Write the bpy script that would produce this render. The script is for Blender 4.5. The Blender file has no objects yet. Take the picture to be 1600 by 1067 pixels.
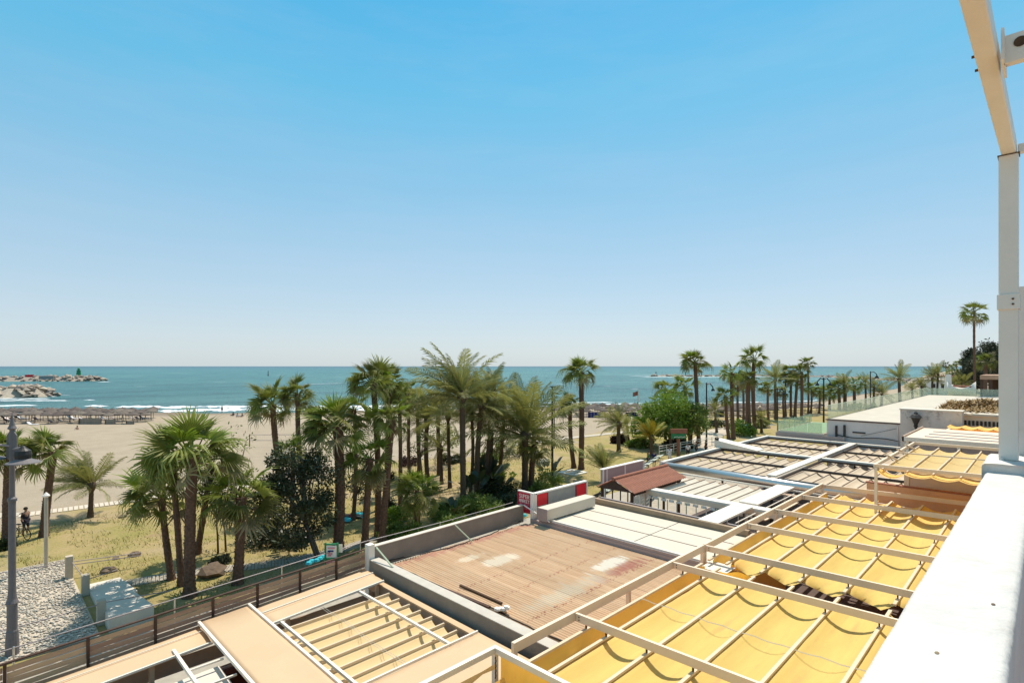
import bpy, math, random
import numpy as np
from mathutils import Vector, Matrix, noise
rnd = random.Random(7)
S2 = math.sqrt(2.0)
H = 10.5            # eye height above the park ground
F = 840.0           # focal length in pixels of the 1600 px wide photograph
SEA = -0.7
# ------------------------------------------------------------------ camera, sky, sun
scene = bpy.context.scene
cam_d = bpy.data.cameras.new('camera'); cam = bpy.data.objects.new('camera', cam_d)
scene.collection.objects.link(cam); scene.camera = cam
cam.location = (0, 0, H); cam.rotation_euler = (math.pi/2, 0, -math.pi/4)
cam_d.sensor_width = 36; cam_d.lens = F/1600*36; cam_d.shift_y = (572-533.5)/1600
cam_d.clip_start = 0.05; cam_d.clip_end = 60000
SUN_AZ = math.atan2(0.38, 0.92)      # direction towards the sun, from +X
SUN_EL = math.radians(63)
world = bpy.data.worlds.new('World'); scene.world = world; world.use_nodes = True
wn = world.node_tree; bg = wn.nodes['Background']
sky = wn.nodes.new('ShaderNodeTexSky'); sky.sky_type = 'NISHITA'; sky.sun_disc = False
sky.sun_elevation = SUN_EL; sky.sun_rotation = math.pi/2 - SUN_AZ
sky.altitude = 0; sky.air_density = 1.0; sky.dust_density = 0.6; sky.ozone_density = 1.5
# the photograph's colour gradient, from pale haze at the horizon to cyan blue at the frame top, laid over the physical sky
tc = wn.nodes.new('ShaderNodeTexCoord'); sx = wn.nodes.new('ShaderNodeSeparateXYZ'); wn.links.new(tc.outputs['Generated'], sx.inputs[0])
rmp = wn.nodes.new('ShaderNodeValToRGB'); cr_ = rmp.color_ramp; cr_.elements[0].position = 0.0; cr_.elements[1].position = 1.0
SKY = [(0.0, (.545, .645, .72)), (.05, (.54, .645, .73)), (.144, (.43, .61, .74)), (.31, (.235, .55, .76)), (.45, (.10, .52, .79)), (.56, (.035, .46, .79)), (.78, (.20, .42, .57)), (1.0, (.36, .45, .52))]  # overhead stops, out of view, greyed to neutralise the bluish fill in shade
for p_, c_ in SKY[1:-1]: cr_.elements.new(p_)
for e_, (p_, c_) in zip(cr_.elements, SKY):
    e_.position = p_; e_.color = (*[v*6.6 for v in c_], 1)
wn.links.new(sx.outputs['Z'], rmp.inputs[0])
mpc = wn.nodes.new('ShaderNodeMapping'); mpc.inputs['Scale'].default_value = (1.2, 1.2, 7); wn.links.new(tc.outputs['Generated'], mpc.inputs[0])
ncl = wn.nodes.new('ShaderNodeTexNoise'); ncl.inputs['Scale'].default_value = 2.6; ncl.inputs['Detail'].default_value = 9; ncl.inputs['Roughness'].default_value = .62; wn.links.new(mpc.outputs[0], ncl.inputs['Vector'])
mcl = wn.nodes.new('ShaderNodeMapRange'); mcl.inputs[1].default_value = .45; mcl.inputs[2].default_value = .75; mcl.inputs[4].default_value = .10; wn.links.new(ncl.outputs['Fac'], mcl.inputs[0])
cmx = wn.nodes.new('ShaderNodeMix'); cmx.data_type = 'RGBA'; wn.links.new(mcl.outputs[0], cmx.inputs[0]); wn.links.new(rmp.outputs[0], cmx.inputs[6]); cmx.inputs[7].default_value = (4.3, 4.55, 5.2, 1)
mxs = wn.nodes.new('ShaderNodeMix'); mxs.data_type = 'RGBA'; mxs.inputs[0].default_value = .78
wn.links.new(sky.outputs[0], mxs.inputs[6]); wn.links.new(cmx.outputs[2], mxs.inputs[7]); wn.links.new(mxs.outputs[2], bg.inputs[0])
bg.inputs[1].default_value = 0.135
sun_d = bpy.data.lights.new('sun', 'SUN'); sun = bpy.data.objects.new('sun', sun_d); scene.collection.objects.link(sun)
sun_d.energy = 4.7; sun_d.angle = math.radians(0.5); sun_d.color = (1.0, 0.925, 0.81)
sd = Vector((math.cos(SUN_AZ)*math.cos(SUN_EL), math.sin(SUN_AZ)*math.cos(SUN_EL), math.sin(SUN_EL)))
sun.rotation_euler = sd.to_track_quat('Z', 'Y').to_euler(); sun.location = (0, 0, 60)
scene.view_settings.view_transform = 'Standard'; scene.view_settings.look = 'None'
scene.view_settings.exposure = 0.22; scene.view_settings.gamma = 1
scene.render.engine = 'CYCLES'

# ------------------------------------------------------------------ helpers
C = scene.collection
RT = Vector((1, -1, 0))/S2     # image right in the world
FW = Vector((1, 1, 0))/S2      # into the picture
def pd(px, d, z=0.0):
    r = (px-800)/F*d
    return Vector(((d+r)/S2, (d-r)/S2, z))
def at(px, py, z=0.0):
    return pd(px, F*(H-z)/(py-572), z)
def tag(o, label=None, cat=None, group=None, kind=None):
    if label: o['label'] = label
    if cat: o['category'] = cat
    if group: o['group'] = group
    if kind: o['kind'] = kind
    return o
def T(name, label, cat, loc=(0, 0, 0), group=None):
    o = bpy.data.objects.new(name, None); C.objects.link(o); o.location = loc
    o.empty_display_size = 0.2
    return tag(o, label, cat, group)
class MB:
    def __init__(s): s.v = []; s.f = []
    def quad(s, a, b, c, d):
        n = len(s.v); s.v += [tuple(a), tuple(b), tuple(c), tuple(d)]; s.f.append((n, n+1, n+2, n+3)); return s
    def tri(s, a, b, c):
        n = len(s.v); s.v += [tuple(a), tuple(b), tuple(c)]; s.f.append((n, n+1, n+2)); return s
    def box(s, x0, x1, y0, y1, z0, z1):
        n = len(s.v)
        for z in (z0, z1):
            s.v += [(x0, y0, z), (x1, y0, z), (x1, y1, z), (x0, y1, z)]
        for q in ((0, 3, 2, 1), (4, 5, 6, 7), (0, 1, 5, 4), (1, 2, 6, 5), (2, 3, 7, 6), (3, 0, 4, 7)):
            s.f.append(tuple(n+i for i in q))
        return s
    def beam(s, p, q, w, h, up=(0, 0, 1)):   # w across, h along 'up', p and q on the axis
        p = Vector(p); q = Vector(q); d = (q-p).normalized(); u = Vector(up); u = (u-d*u.dot(d)).normalized(); r = d.cross(u)
        n = len(s.v)
        for b in (p, q):
            for (i, j) in ((-1, -1), (1, -1), (1, 1), (-1, 1)):
                s.v.append(tuple(b+r*(i*w/2)+u*(j*h/2)))
        for f in ((0, 1, 2, 3), (7, 6, 5, 4), (0, 4, 5, 1), (1, 5, 6, 2), (2, 6, 7, 3), (3, 7, 4, 0)):
            s.f.append(tuple(n+i for i in f))
        return s
    def tube(s, pts, rad, n=8, caps=True):
        pts = [Vector(p) for p in pts]; m = len(pts)
        if not hasattr(rad, '__len__'): rad = [rad]*m
        base = len(s.v); ref = Vector((0, 0, 1))
        for i, p in enumerate(pts):
            d = (pts[min(i+1, m-1)]-pts[max(i-1, 0)]).normalized()
            if abs(d.dot(ref)) > 0.95: ref = Vector((1, 0, 0)) if abs(d.z) > .9 else Vector((0, 0, 1))
            a = (ref-d*ref.dot(d)).normalized(); b = d.cross(a)
            for k in range(n):
                t = 2*math.pi*k/n
                s.v.append(tuple(p+(a*math.cos(t)+b*math.sin(t))*rad[i]))
        for i in range(m-1):
            for k in range(n):
                k2 = (k+1) % n
                s.f.append((base+i*n+k, base+i*n+k2, base+(i+1)*n+k2, base+(i+1)*n+k))
        if caps:
            s.f.append(tuple(base+k for k in reversed(range(n)))); s.f.append(tuple(base+(m-1)*n+k for k in range(n)))
        return s
    def lathe(s, c, prof, n=12):       # prof: (radius, height)
        c = Vector(c); base = len(s.v)
        for (r, z) in prof:
            for k in range(n):
                t = 2*math.pi*k/n; s.v.append((c.x+r*math.cos(t), c.y+r*math.sin(t), c.z+z))
        for i in range(len(prof)-1):
            for k in range(n):
                k2 = (k+1) % n
                s.f.append((base+i*n+k, base+i*n+k2, base+(i+1)*n+k2, base+(i+1)*n+k))
        return s
    def mesh(s, name, mat, off=None, smooth=False):
        me = bpy.data.meshes.new(name)
        v = s.v
        if off is not None: v = [(a-off[0], b-off[1], c-off[2]) for a, b, c in v]
        me.from_pydata(v, [], s.f); me.materials.append(mat)
        if smooth: me.polygons.foreach_set('use_smooth', [True]*len(me.polygons))
        me.update(); return me
    def build(s, name, mat, parent=None, smooth=False, label=None, cat=None, group=None, kind=None, bevel=0):
        off = parent_world(parent) if parent else None
        if parent is None and cat and s.v:      # a single-mesh thing: origin at its base
            a = np.array(s.v); off = Vector((a[:, 0].mean(), a[:, 1].mean(), a[:, 2].min()))
        me = s.mesh(name, mat, off, smooth)
        o = bpy.data.objects.new(name, me); C.objects.link(o)
        if parent: o.parent = parent
        elif off is not None: o.location = off
        if bevel:
            m = o.modifiers.new('bevel', 'BEVEL'); m.width = bevel; m.segments = 2; m.limit_method = 'ANGLE'
        return tag(o, label, cat, group, kind)
def parent_world(p):
    v = Vector(p.location)
    while p.parent: p = p.parent; v += Vector(p.location)
    return v
def inst(name, me, parent, mw, label=None):   # mesh instance child at matrix local to parent
    o = bpy.data.objects.new(name, me); C.objects.link(o); o.parent = parent; o.matrix_basis = mw
    if label: o['label'] = label
    return o
def np_mesh(name, V, Fc, mat, smooth=False):      # V (n,3), Fc (m,k) with constant k
    me = bpy.data.meshes.new(name); V = np.asarray(V, dtype=np.float32); Fc = np.asarray(Fc, dtype=np.int32)
    me.vertices.add(len(V)); me.vertices.foreach_set('co', V.ravel())
    k = Fc.shape[1]; me.loops.add(Fc.size); me.loops.foreach_set('vertex_index', Fc.ravel())
    me.polygons.add(len(Fc)); me.polygons.foreach_set('loop_start', np.arange(0, Fc.size, k, dtype=np.int32))
    me.polygons.foreach_set('loop_total', np.full(len(Fc), k, dtype=np.int32))
    if smooth: me.polygons.foreach_set('use_smooth', np.ones(len(Fc), dtype=bool))
    me.materials.append(mat); me.update(calc_edges=True); return me
# ------------------------------------------------------------------ materials
MATS = {}
def mat(name, col, rough=0.8, var=0.15, scale=4.0, bump=0.0, bscale=40.0, metal=0.0, spec=0.3, col2=None, detail=6, rand=0.0, trans=0.0, transcol=None, stretch=None, dirt=None):
    m = bpy.data.materials.new(name); m.use_nodes = True; nt = m.node_tree; N = nt.nodes; L = nt.links
    b = N['Principled BSDF']; b.inputs['Roughness'].default_value = rough; b.inputs['Metallic'].default_value = metal
    b.inputs['Specular IOR Level'].default_value = spec
    geo = N.new('ShaderNodeNewGeometry')
    src = geo.outputs['Position']
    if stretch:
        mp = N.new('ShaderNodeMapping'); mp.inputs['Scale'].default_value = stretch; L.new(src, mp.inputs[0]); src = mp.outputs[0]
    nz = N.new('ShaderNodeTexNoise'); nz.inputs['Scale'].default_value = scale; nz.inputs['Detail'].default_value = detail
    nz.inputs['Roughness'].default_value = 0.65; L.new(src, nz.inputs['Vector'])
    rp = N.new('ShaderNodeValToRGB'); rp.color_ramp.elements[0].position = 0.3; rp.color_ramp.elements[1].position = 0.7
    c2 = col2 if col2 else tuple(c*(1-var) for c in col); c1 = col if col2 else tuple(min(1, c*(1+var*0.5)) for c in col)
    rp.color_ramp.elements[0].color = (*c2, 1); rp.color_ramp.elements[1].color = (*c1, 1)
    L.new(nz.outputs['Fac'], rp.inputs[0]); out = rp.outputs[0]
    if dirt:     # (colour, scale, threshold, amount)
        n2 = N.new('ShaderNodeTexNoise'); n2.inputs['Scale'].default_value = dirt[1]; n2.inputs['Detail'].default_value = 8; n2.inputs['Roughness'].default_value = .7
        L.new(src, n2.inputs['Vector'])
        r2 = N.new('ShaderNodeMapRange'); r2.inputs[1].default_value = dirt[2]; r2.inputs[2].default_value = dirt[2]+.12; r2.inputs[4].default_value = dirt[3]
        L.new(n2.outputs['Fac'], r2.inputs[0])
        mx = N.new('ShaderNodeMix'); mx.data_type = 'RGBA'; L.new(r2.outputs[0], mx.inputs[0]); L.new(out, mx.inputs[6]); mx.inputs[7].default_value = (*dirt[0], 1)
        out = mx.outputs[2]
    if rand:
        oi = N.new('ShaderNodeObjectInfo'); h = N.new('ShaderNodeHueSaturation')
        mr = N.new('ShaderNodeMapRange'); mr.inputs[3].default_value = 1-rand; mr.inputs[4].default_value = 1+rand; L.new(oi.outputs['Random'], mr.inputs[0])
        L.new(mr.outputs[0], h.inputs['Value'])
        mr2 = N.new('ShaderNodeMapRange'); mr2.inputs[3].default_value = .5-rand*.07; mr2.inputs[4].default_value = .5+rand*.04; L.new(oi.outputs['Random'], mr2.inputs[0])
        L.new(mr2.outputs[0], h.inputs['Hue'])
        L.new(out, h.inputs['Color']); out = h.outputs[0]
    L.new(out, b.inputs['Base Color'])
    if bump:
        nb = N.new('ShaderNodeTexNoise'); nb.inputs['Scale'].default_value = bscale; nb.inputs['Detail'].default_value = 6; L.new(src, nb.inputs['Vector'])
        bp = N.new('ShaderNodeBump'); bp.inputs['Strength'].default_value = bump; bp.inputs['Distance'].default_value = 0.02
        L.new(nb.outputs['Fac'], bp.inputs['Height']); L.new(bp.outputs[0], b.inputs['Normal'])
    if trans:
        tr = N.new('ShaderNodeBsdfTranslucent'); ms = N.new('ShaderNodeMixShader'); ms.inputs[0].default_value = trans
        if transcol: tr.inputs[0].default_value = (*transcol, 1)
        else: L.new(out, tr.inputs[0])
        L.new(b.outputs[0], ms.inputs[1]); L.new(tr.outputs[0], ms.inputs[2]); L.new(ms.outputs[0], N['Material Output'].inputs[0])
    MATS[name] = m; m['out'] = 0
    return m
white_plaster = mat('white_plaster', (.61, .585, .545), .9, .10, 3, .6, 14, dirt=((.46, .40, .32), 3.5, .57, .40))
cream_metal = mat('cream_metal', (.80, .63, .46), .45, .06, 2, .05, 20, dirt=((.38, .2, .08), 9, .72, .6))
white_metal = mat('white_metal', (.78, .70, .59), .4, .05, 2, .03, 20, dirt=((.4, .35, .28), 6, .68, .4))
post_metal = mat('post_metal', (.72, .66, .58), .45, .05, 4, .12, 60, dirt=((.42, .24, .09), 7, .68, .7))
rust = mat('rust', (.10, .055, .03), .9, .4, 30)
yellow_fabric = mat('yellow_fabric', (.96, .70, .22), .9, .10, 2.2, .35, 5, trans=.38, transcol=(.95, .42, .02), stretch=(.22, 1.6, 1), dirt=((.78, .47, .20), 2.4, .56, .5))
pale_fabric = mat('pale_yellow_fabric', (.92, .68, .36), .9, .05, 1.5, .12, 8, trans=.28, transcol=(.8, .50, .12), dirt=((.6, .46, .22), 2, .62, .4))
cream_fabric = mat('cream_fabric', (.74, .68, .56), .9, .06, 2, .1, 8, trans=.2)
beige_fabric = mat('beige_fabric', (.66, .54, .40), .9, .08, 2, .1, 8, trans=.15)
tan_fabric = mat('tan_fabric', (.62, .44, .27), .85, .05, .8, .25, 4, trans=.06, dirt=((.52, .37, .24), 3, .6, .5))
bar_metal = mat('bar_metal', (.66, .52, .36), .5, .08, 5)
tan_edge = mat('tan_edge', (.42, .31, .23), .85, .12, 3)
grey_render = mat('grey_render', (.26, .225, .185), .92, .15, 1.5, .4, 30, dirt=((.16, .14, .12), 4, .6, .5))
grey_cap = mat('grey_cap', (.52, .47, .40), .9, .1, 3, .3, 30)
wood = mat('weathered_wood', (.46, .31, .20), .85, .15, 2, .3, 30, rand=.26, stretch=(.4, .4, 4))
wood_dark = mat('dark_wood', (.09, .05, .035), .8, .3, 6)
maroon = mat('maroon_wood', (.10, .035, .03), .7, .3, 4, rand=.2)
concrete = mat('concrete', (.52, .44, .34), .92, .12, 2, .3, 40, dirt=((.3, .26, .2), 5, .6, .4))
pale_slab = mat('pale_slab', (.66, .58, .48), .92, .08, 1.5, .2, 30)
tile_red = mat('terracotta', (.33, .13, .08), .8, .2, 6, .2, 30)
orange_wall = mat('orange_wall', (.80, .46, .26), .9, .1, 2, .2, 30)
mauve_panel = mat('mauve_panel', (.42, .33, .30), .8, .06, 2)
red_panel = mat('red_panel', (.72, .02, .03), .5, .08, 3)
sign_red = mat('sign_red', (.42, .015, .04), .5, .08, 3)
sign_white = mat('sign_white', (.80, .74, .66), .6, .03, 3)
green_paint = mat('green_paint', (.03, .22, .09), .5, .1, 3)
green_pale = mat('pale_green_paint', (.45, .52, .36), .6, .1, 3)
silver = mat('silver', (.70, .67, .62), .32, .05, 2, metal=.85)
dark_metal = mat('dark_metal', (.035, .032, .03), .5, .2, 4)
grey_metal = mat('grey_metal', (.33, .28, .27), .5, .12, 6, .1, 30, metal=.2)
cable = mat('cable', (.03, .028, .025), .7, .2, 8)
stone = mat('stone', (.40, .33, .26), .95, .3, 1.2, .6, 6, rand=.3)
rock_brown = mat('rock_brown', (.20, .15, .10), .95, .4, 3, .6, 10, rand=.25)
pebble = mat('white_pebble', (.62, .54, .44), .9, .30, 8, .2, 30)
hay = mat('hay', (.40, .27, .13), .95, .4, 12)
thatch = mat('thatch', (.15, .12, .10), .95, .35, 8, .6, 40, rand=.3)
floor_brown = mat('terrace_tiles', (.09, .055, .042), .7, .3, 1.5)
skin = mat('skin', (.38, .22, .15), .6, .1, 8)
cloth_dark = mat('dark_cloth', (.03, .03, .05), .9, .2, 8)
cloth_white = mat('white_cloth', (.7, .68, .7), .9, .1, 8)
cloth_blue = mat('blue_cloth', (.02, .03, .14), .9, .2, 2)
cloth_teal = mat('teal_cloth', (.05, .45, .50), .9, .2, 4)
cloth_pink = mat('pink_cloth', (.6, .12, .12), .9, .2, 4)
hair = mat('hair', (.03, .02, .015), .7, .2, 8)
rubber = mat('rubber', (.02, .02, .02), .8, .2, 8)
turf = mat('green_turf', (.24, .34, .20), .95, .15, 3)
pergola_black = mat('black_rail', (.045, .035, .03), .5, .2, 4)
fan_leaf = mat('fan_leaf', (.26, .26, .060), .55, .3, 2.2, spec=.25, col2=(.115, .13, .025), rand=.5, trans=.26, transcol=(.30, .36, .06))
fan_young = mat('young_fan_leaf', (.26, .31, .045), .5, .3, 2, spec=.3, col2=(.16, .21, .03), rand=.25, trans=.28, transcol=(.20, .32, .02))
fan_dry = mat('dry_fan_leaf', (.36, .31, .17), .8, .3, 3, rand=.25, trans=.15)
date_leaf = mat('date_leaf', (.27, .26, .09), .6, .3, 3, spec=.22, col2=(.12, .125, .035), rand=.32, trans=.28, transcol=(.34, .34, .08))
yellow_leaf = mat('yellowing_leaf', (.42, .30, .02), .6, .3, 3, col2=(.18, .20, .02), rand=.3, trans=.2)
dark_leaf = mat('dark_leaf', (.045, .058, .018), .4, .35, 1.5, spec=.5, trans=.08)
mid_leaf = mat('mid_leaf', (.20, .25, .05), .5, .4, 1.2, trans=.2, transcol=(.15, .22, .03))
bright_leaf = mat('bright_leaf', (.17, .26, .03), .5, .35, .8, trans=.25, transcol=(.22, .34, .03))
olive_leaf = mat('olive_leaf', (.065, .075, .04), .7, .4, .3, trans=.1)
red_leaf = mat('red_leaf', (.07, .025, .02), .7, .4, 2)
date_trunk = mat('date_trunk', (.13, .085, .055), .95, .4, 8, .8, 14)
fan_trunk = mat('fan_trunk', (.17, .095, .062), .95, .45, 9, .8, 16)
bark = mat('bark', (.13, .10, .08), .95, .3, 8, .5, 20)
straw_tip = mat('grass_blade', (.34, .27, .085), .9, .4, .5, col2=(.19, .20, .05), detail=3)
# glass with a green tint
glass = bpy.data.materials.new('green_glass'); glass.use_nodes = True
_n = glass.node_tree; _b = _n.nodes['Principled BSDF']; _b.inputs['Base Color'].default_value = (.70, .72, .58, 1); _b.inputs['Roughness'].default_value = .15
_t = _n.nodes.new('ShaderNodeBsdfTransparent'); _t.inputs[0].default_value = (.90, .95, .88, 1)
_m = _n.nodes.new('ShaderNodeMixShader'); _m.inputs[0].default_value = .70
_n.links.new(_b.outputs[0], _m.inputs[1]); _n.links.new(_t.outputs[0], _m.inputs[2]); _n.links.new(_m.outputs[0], _n.nodes['Material Output'].inputs[0])

# ------------------------------------------------------------------ ground, beach, sea
SHORE = [(-4000, 680), (-1500, 668), (-300, 651), (0, 645), (200, 643.5), (400, 641.5), (600, 640), (930, 634), (1270, 627), (1330, 618), (1400, 607), (1436, 590), (1462, 583), (1500, 578.5), (1560, 576.5), (1900, 576), (6000, 576)]
def shore_d(px):
    for (a, b), (c, d) in zip(SHORE, SHORE[1:]):
        if a <= px <= c:
            t = (px-a)/(c-a); da = F*(H-SEA)/(b-572); db = F*(H-SEA)/(d-572)
            return da+(db-da)*t
    return 2000
def ground_z(rel):      # rel = distance landward of the shoreline
    t = max(0, min(1, rel/45.0)); t = t*t*(3-2*t)
    return (SEA-0.02) + (0-(SEA-0.02))*t if rel > 0 else SEA-0.02+rel*0.06
g = MB()
cols = [-4000, -2500, -1500, -900] + list(range(-600, 1700, 25)) + [1750, 1900, 2200, 3000, 4500, 6000]
rels = [None, 200, 120, 80, 60, 50, 45, 38, 30, 22, 15, 10, 6, 3, 0, -4, -12, -30]
for px in cols:
    ds = shore_d(px)
    for j, rl in enumerate(rels):
        if rl is None: d = 3.0; z = 0
        else:
            fr = {200: .04, 120: .1, 80: .25, 60: .4, 50: .5}.get(rl)
            d = ds*fr if fr else ds-rl; d = max(d, 3.0+j*.01); z = ground_z(ds-d)
        v = pd(px, d, z); jx = noise.noise(v*0.11)*0.12+noise.noise(v*.5)*.03 if d > 45 and rl and rl > 0 else 0
        g.v.append((v.x, v.y, v.z+jx*0.5))
nr = len(rels)
for i in range(len(cols)-1):
    for j in range(nr-1):
        a = i*nr+j; g.f.append((a, a+nr, a+nr+1, a+1))
gm = bpy.data.materials.new('park_ground'); gm.use_nodes = True
nt = gm.node_tree; N = nt.nodes; L = nt.links; b = N['Principled BSDF']; b.inputs['Roughness'].default_value = .95; b.inputs['Specular IOR Level'].default_value = .1
geo = N.new('ShaderNodeNewGeometry'); sep = N.new('ShaderNodeSeparateXYZ'); L.new(geo.outputs['Position'], sep.inputs[0])
def nz(scale, detail=6, rough=.6):
    n = N.new('ShaderNodeTexNoise'); n.inputs['Scale'].default_value = scale; n.inputs['Detail'].default_value = detail; n.inputs['Roughness'].default_value = rough
    L.new(geo.outputs['Position'], n.inputs['Vector']); return n.outputs['Fac']
def mth(op, a, b2):
    n = N.new('ShaderNodeMath'); n.operation = op
    for i, x in enumerate((a, b2)):
        if isinstance(x, (int, float)): n.inputs[i].default_value = x
        else: L.new(x, n.inputs[i])
    return n.outputs[0]
def mr(x, a, b2, c=0, d=1):
    n = N.new('ShaderNodeMapRange'); L.new(x, n.inputs[0]); n.inputs[1].default_value = a; n.inputs[2].default_value = b2; n.inputs[3].default_value = c; n.inputs[4].default_value = d; return n.outputs[0]
def mixc(f, a, b2):
    n = N.new('ShaderNodeMix'); n.data_type = 'RGBA'; L.new(f, n.inputs[0])
    for i, x in ((6, a), (7, b2)):
        if isinstance(x, tuple): n.inputs[i].default_value = (*x, 1)
        else: L.new(x, n.inputs[i])
    return n.outputs[2]
grass = mixc(mr(nz(.35, 8, .7), .38, .62), (.42, .31, .15), (.30, .26, .085))
grass = mixc(mr(nz(.12, 5), .52, .62, 0, .8), grass, (.43, .32, .20))
grass = mixc(mr(nz(6, 6, .8), .42, .7, 0, .45), grass, (.15, .13, .05))
grass = mixc(mr(nz(.22, 6, .7), .56, .64, 0, .75), grass, (.33, .22, .13))
sand = mixc(mr(nz(.25, 8, .7), .35, .65), (.345, .275, .20), (.40, .325, .24))
sand = mixc(mr(nz(3.5, 8, .8), .5, .75, 0, .35), sand, (.30, .235, .17))
yy = mth('ADD', sep.outputs['Y'], mr(nz(.08, 6), .3, .7, -7, 7))
col = mixc(mr(yy, 47, 51), grass, sand)
col = mixc(mr(mth('ADD', sep.outputs['X'], mr(nz(.05, 5), .3, .7, -12, 12)), 150, 156), col, sand)
wet = mr(sep.outputs['Z'], SEA+.02, SEA+.16, 1, 0)
col = mixc(wet, col, (.22, .17, .125))
L.new(col, b.inputs['Base Color'])
bp = N.new('ShaderNodeBump'); bp.inputs['Strength'].default_value = .9; bp.inputs['Distance'].default_value = .12
hh = mth('ADD', nz(1.6, 8, .7), mth('MULTIPLY', nz(9, 5, .8), .35)); L.new(hh, bp.inputs['Height']); L.new(bp.outputs[0], b.inputs['Normal'])
g.build('ground', gm, kind='structure', smooth=True)
MB().quad((-400, -600, -.03), (6000, -600, -.03), (6000, 12, -.03), (-400, 12, -.03)).build('land', gm, kind='structure')
# sea
sm = bpy.data.materials.new('sea_water'); sm.use_nodes = True
nt = sm.node_tree; N = nt.nodes; L = nt.links; b = N['Principled BSDF']
b.inputs['Roughness'].default_value = .32; b.inputs['Specular IOR Level'].default_value = .22; b.inputs['IOR'].default_value = 1.33
geo = N.new('ShaderNodeNewGeometry')
mp = N.new('ShaderNodeMapping'); mp.inputs['Rotation'].default_value = (0, 0, math.radians(42)); mp.inputs['Scale'].default_value = (.35, 1, 1); L.new(geo.outputs['Position'], mp.inputs[0])
def nz2(scale, detail=6, rough=.6):
    n = N.new('ShaderNodeTexNoise'); n.inputs['Scale'].default_value = scale; n.inputs['Detail'].default_value = detail; n.inputs['Roughness'].default_value = rough
    L.new(mp.outputs[0], n.inputs['Vector']); return n.outputs['Fac']
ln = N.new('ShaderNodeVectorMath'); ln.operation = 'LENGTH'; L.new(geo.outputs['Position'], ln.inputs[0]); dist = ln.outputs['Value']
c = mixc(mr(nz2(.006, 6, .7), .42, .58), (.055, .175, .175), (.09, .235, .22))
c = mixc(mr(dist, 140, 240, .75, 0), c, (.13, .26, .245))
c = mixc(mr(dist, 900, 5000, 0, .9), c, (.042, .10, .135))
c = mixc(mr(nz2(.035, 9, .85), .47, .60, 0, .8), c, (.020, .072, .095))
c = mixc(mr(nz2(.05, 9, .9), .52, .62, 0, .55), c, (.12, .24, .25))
caps = mth('MULTIPLY', mr(nz2(.07, 4, .55), .67, .70), mr(nz2(.012, 3), .40, .5))
c = mixc(caps, c, (.7, .75, .76))
L.new(c, b.inputs['Base Color'])
bp = N.new('ShaderNodeBump'); bp.inputs['Strength'].default_value = 1; bp.inputs['Distance'].default_value = 2.2
hgt = mth('ADD', nz2(.12, 9, .8), mth('MULTIPLY', nz2(1.6, 5, .7), .15)); L.new(hgt, bp.inputs['Height']); L.new(bp.outputs[0], b.inputs['Normal'])
sea = MB(); R_ = 26000
sp = [-9000, 1500, 9000]
near = [pd(-9000, 25, SEA), pd(2400, 60, SEA)]
sea.v = [tuple(pd(0, 0, SEA)+FW*60-RT*3000), tuple(pd(0, 0, SEA)+FW*60+RT*6000), tuple(pd(0, 0, SEA)+FW*R_+RT*R_*1.4), tuple(pd(0, 0, SEA)+FW*R_-RT*R_*1.4)]
sea.f = [(0, 1, 2, 3)]
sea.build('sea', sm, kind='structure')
# breaking waves: ragged raised foam rolls that follow the shoreline
foam = mat('foam', (.80, .82, .83), .7, .12, .8, .4, 3)
def foam_roll(pxa, pxb, off, w, hgt_, seed):
    m = MB(); n = int((pxb-pxa)/2)+2; rows = 5
    for i in range(n):
        px = pxa+(pxb-pxa)*i/(n-1); e = min(1, min(i, n-1-i)/8.0)
        ds = shore_d(px)+off+noise.noise(Vector((px*.013, seed, 0)))*3
        ww = w*e*max(.08, .55+1.1*noise.noise(Vector((px*.05, seed+9, 1)))+.5*noise.noise(Vector((px*.22, seed, 4))))
        for j in range(rows):
            t = j/(rows-1)
            z = SEA+.012+hgt_*e*math.sin(math.pi*t)*(0.6+.5*noise.noise(Vector((px*.1, j, seed))))
            m.v.append(tuple(pd(px, ds+(t-.5)*ww, max(z, SEA+.012))))
    for i in range(n-1):
        for j in range(rows-1):
            a = i*rows+j; m.f.append((a, a+rows, a+rows+1, a+1))
    m.build('breaking_wave', foam, kind='stuff', smooth=True)
for k, (a, b_, off, w, h_) in enumerate([(-200, 70, 4, 3, .1), (60, 250, 2.5, 5, .1), (240, 700, 1.5, 7, .12), (130, 172, 20, 7, .4), (178, 262, 15, 5, .5), (250, 470, 13, 9, .5), (455, 660, 11, 10, .5),
        (300, 600, 6, 4, .2), (128, 150, 46, 5, .3), (600, 860, 2, 5, .1), (860, 1010, 6, 3, .12), (820, 960, 14, 2.0, .2), (1000, 1290, 1.5, 2.5, .1), (-160, 60, 22, 3, .3), (640, 820, 10, 5, .3), (20, 120, 9, 3, .15)]):
    foam_roll(a, b_, off, w, h_, k*3.7)
# ------------------------------------------------------------------ the apartment building we stand on
PT = H-.6
ab = T('apartment_building', 'white plastered apartment building with the parapet and terrace the view is taken from', 'building', (1.5, -2, 0))
def plaster_block(x0, x1, y0, y1, z0, z1, name, parent, m=white_plaster, step=.06, amp=.004, bev=.012):
    w = MB(); w.box(x0, x1, y0, y1, z0, z1); return w.build(name, m, parent, bevel=bev)
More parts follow.
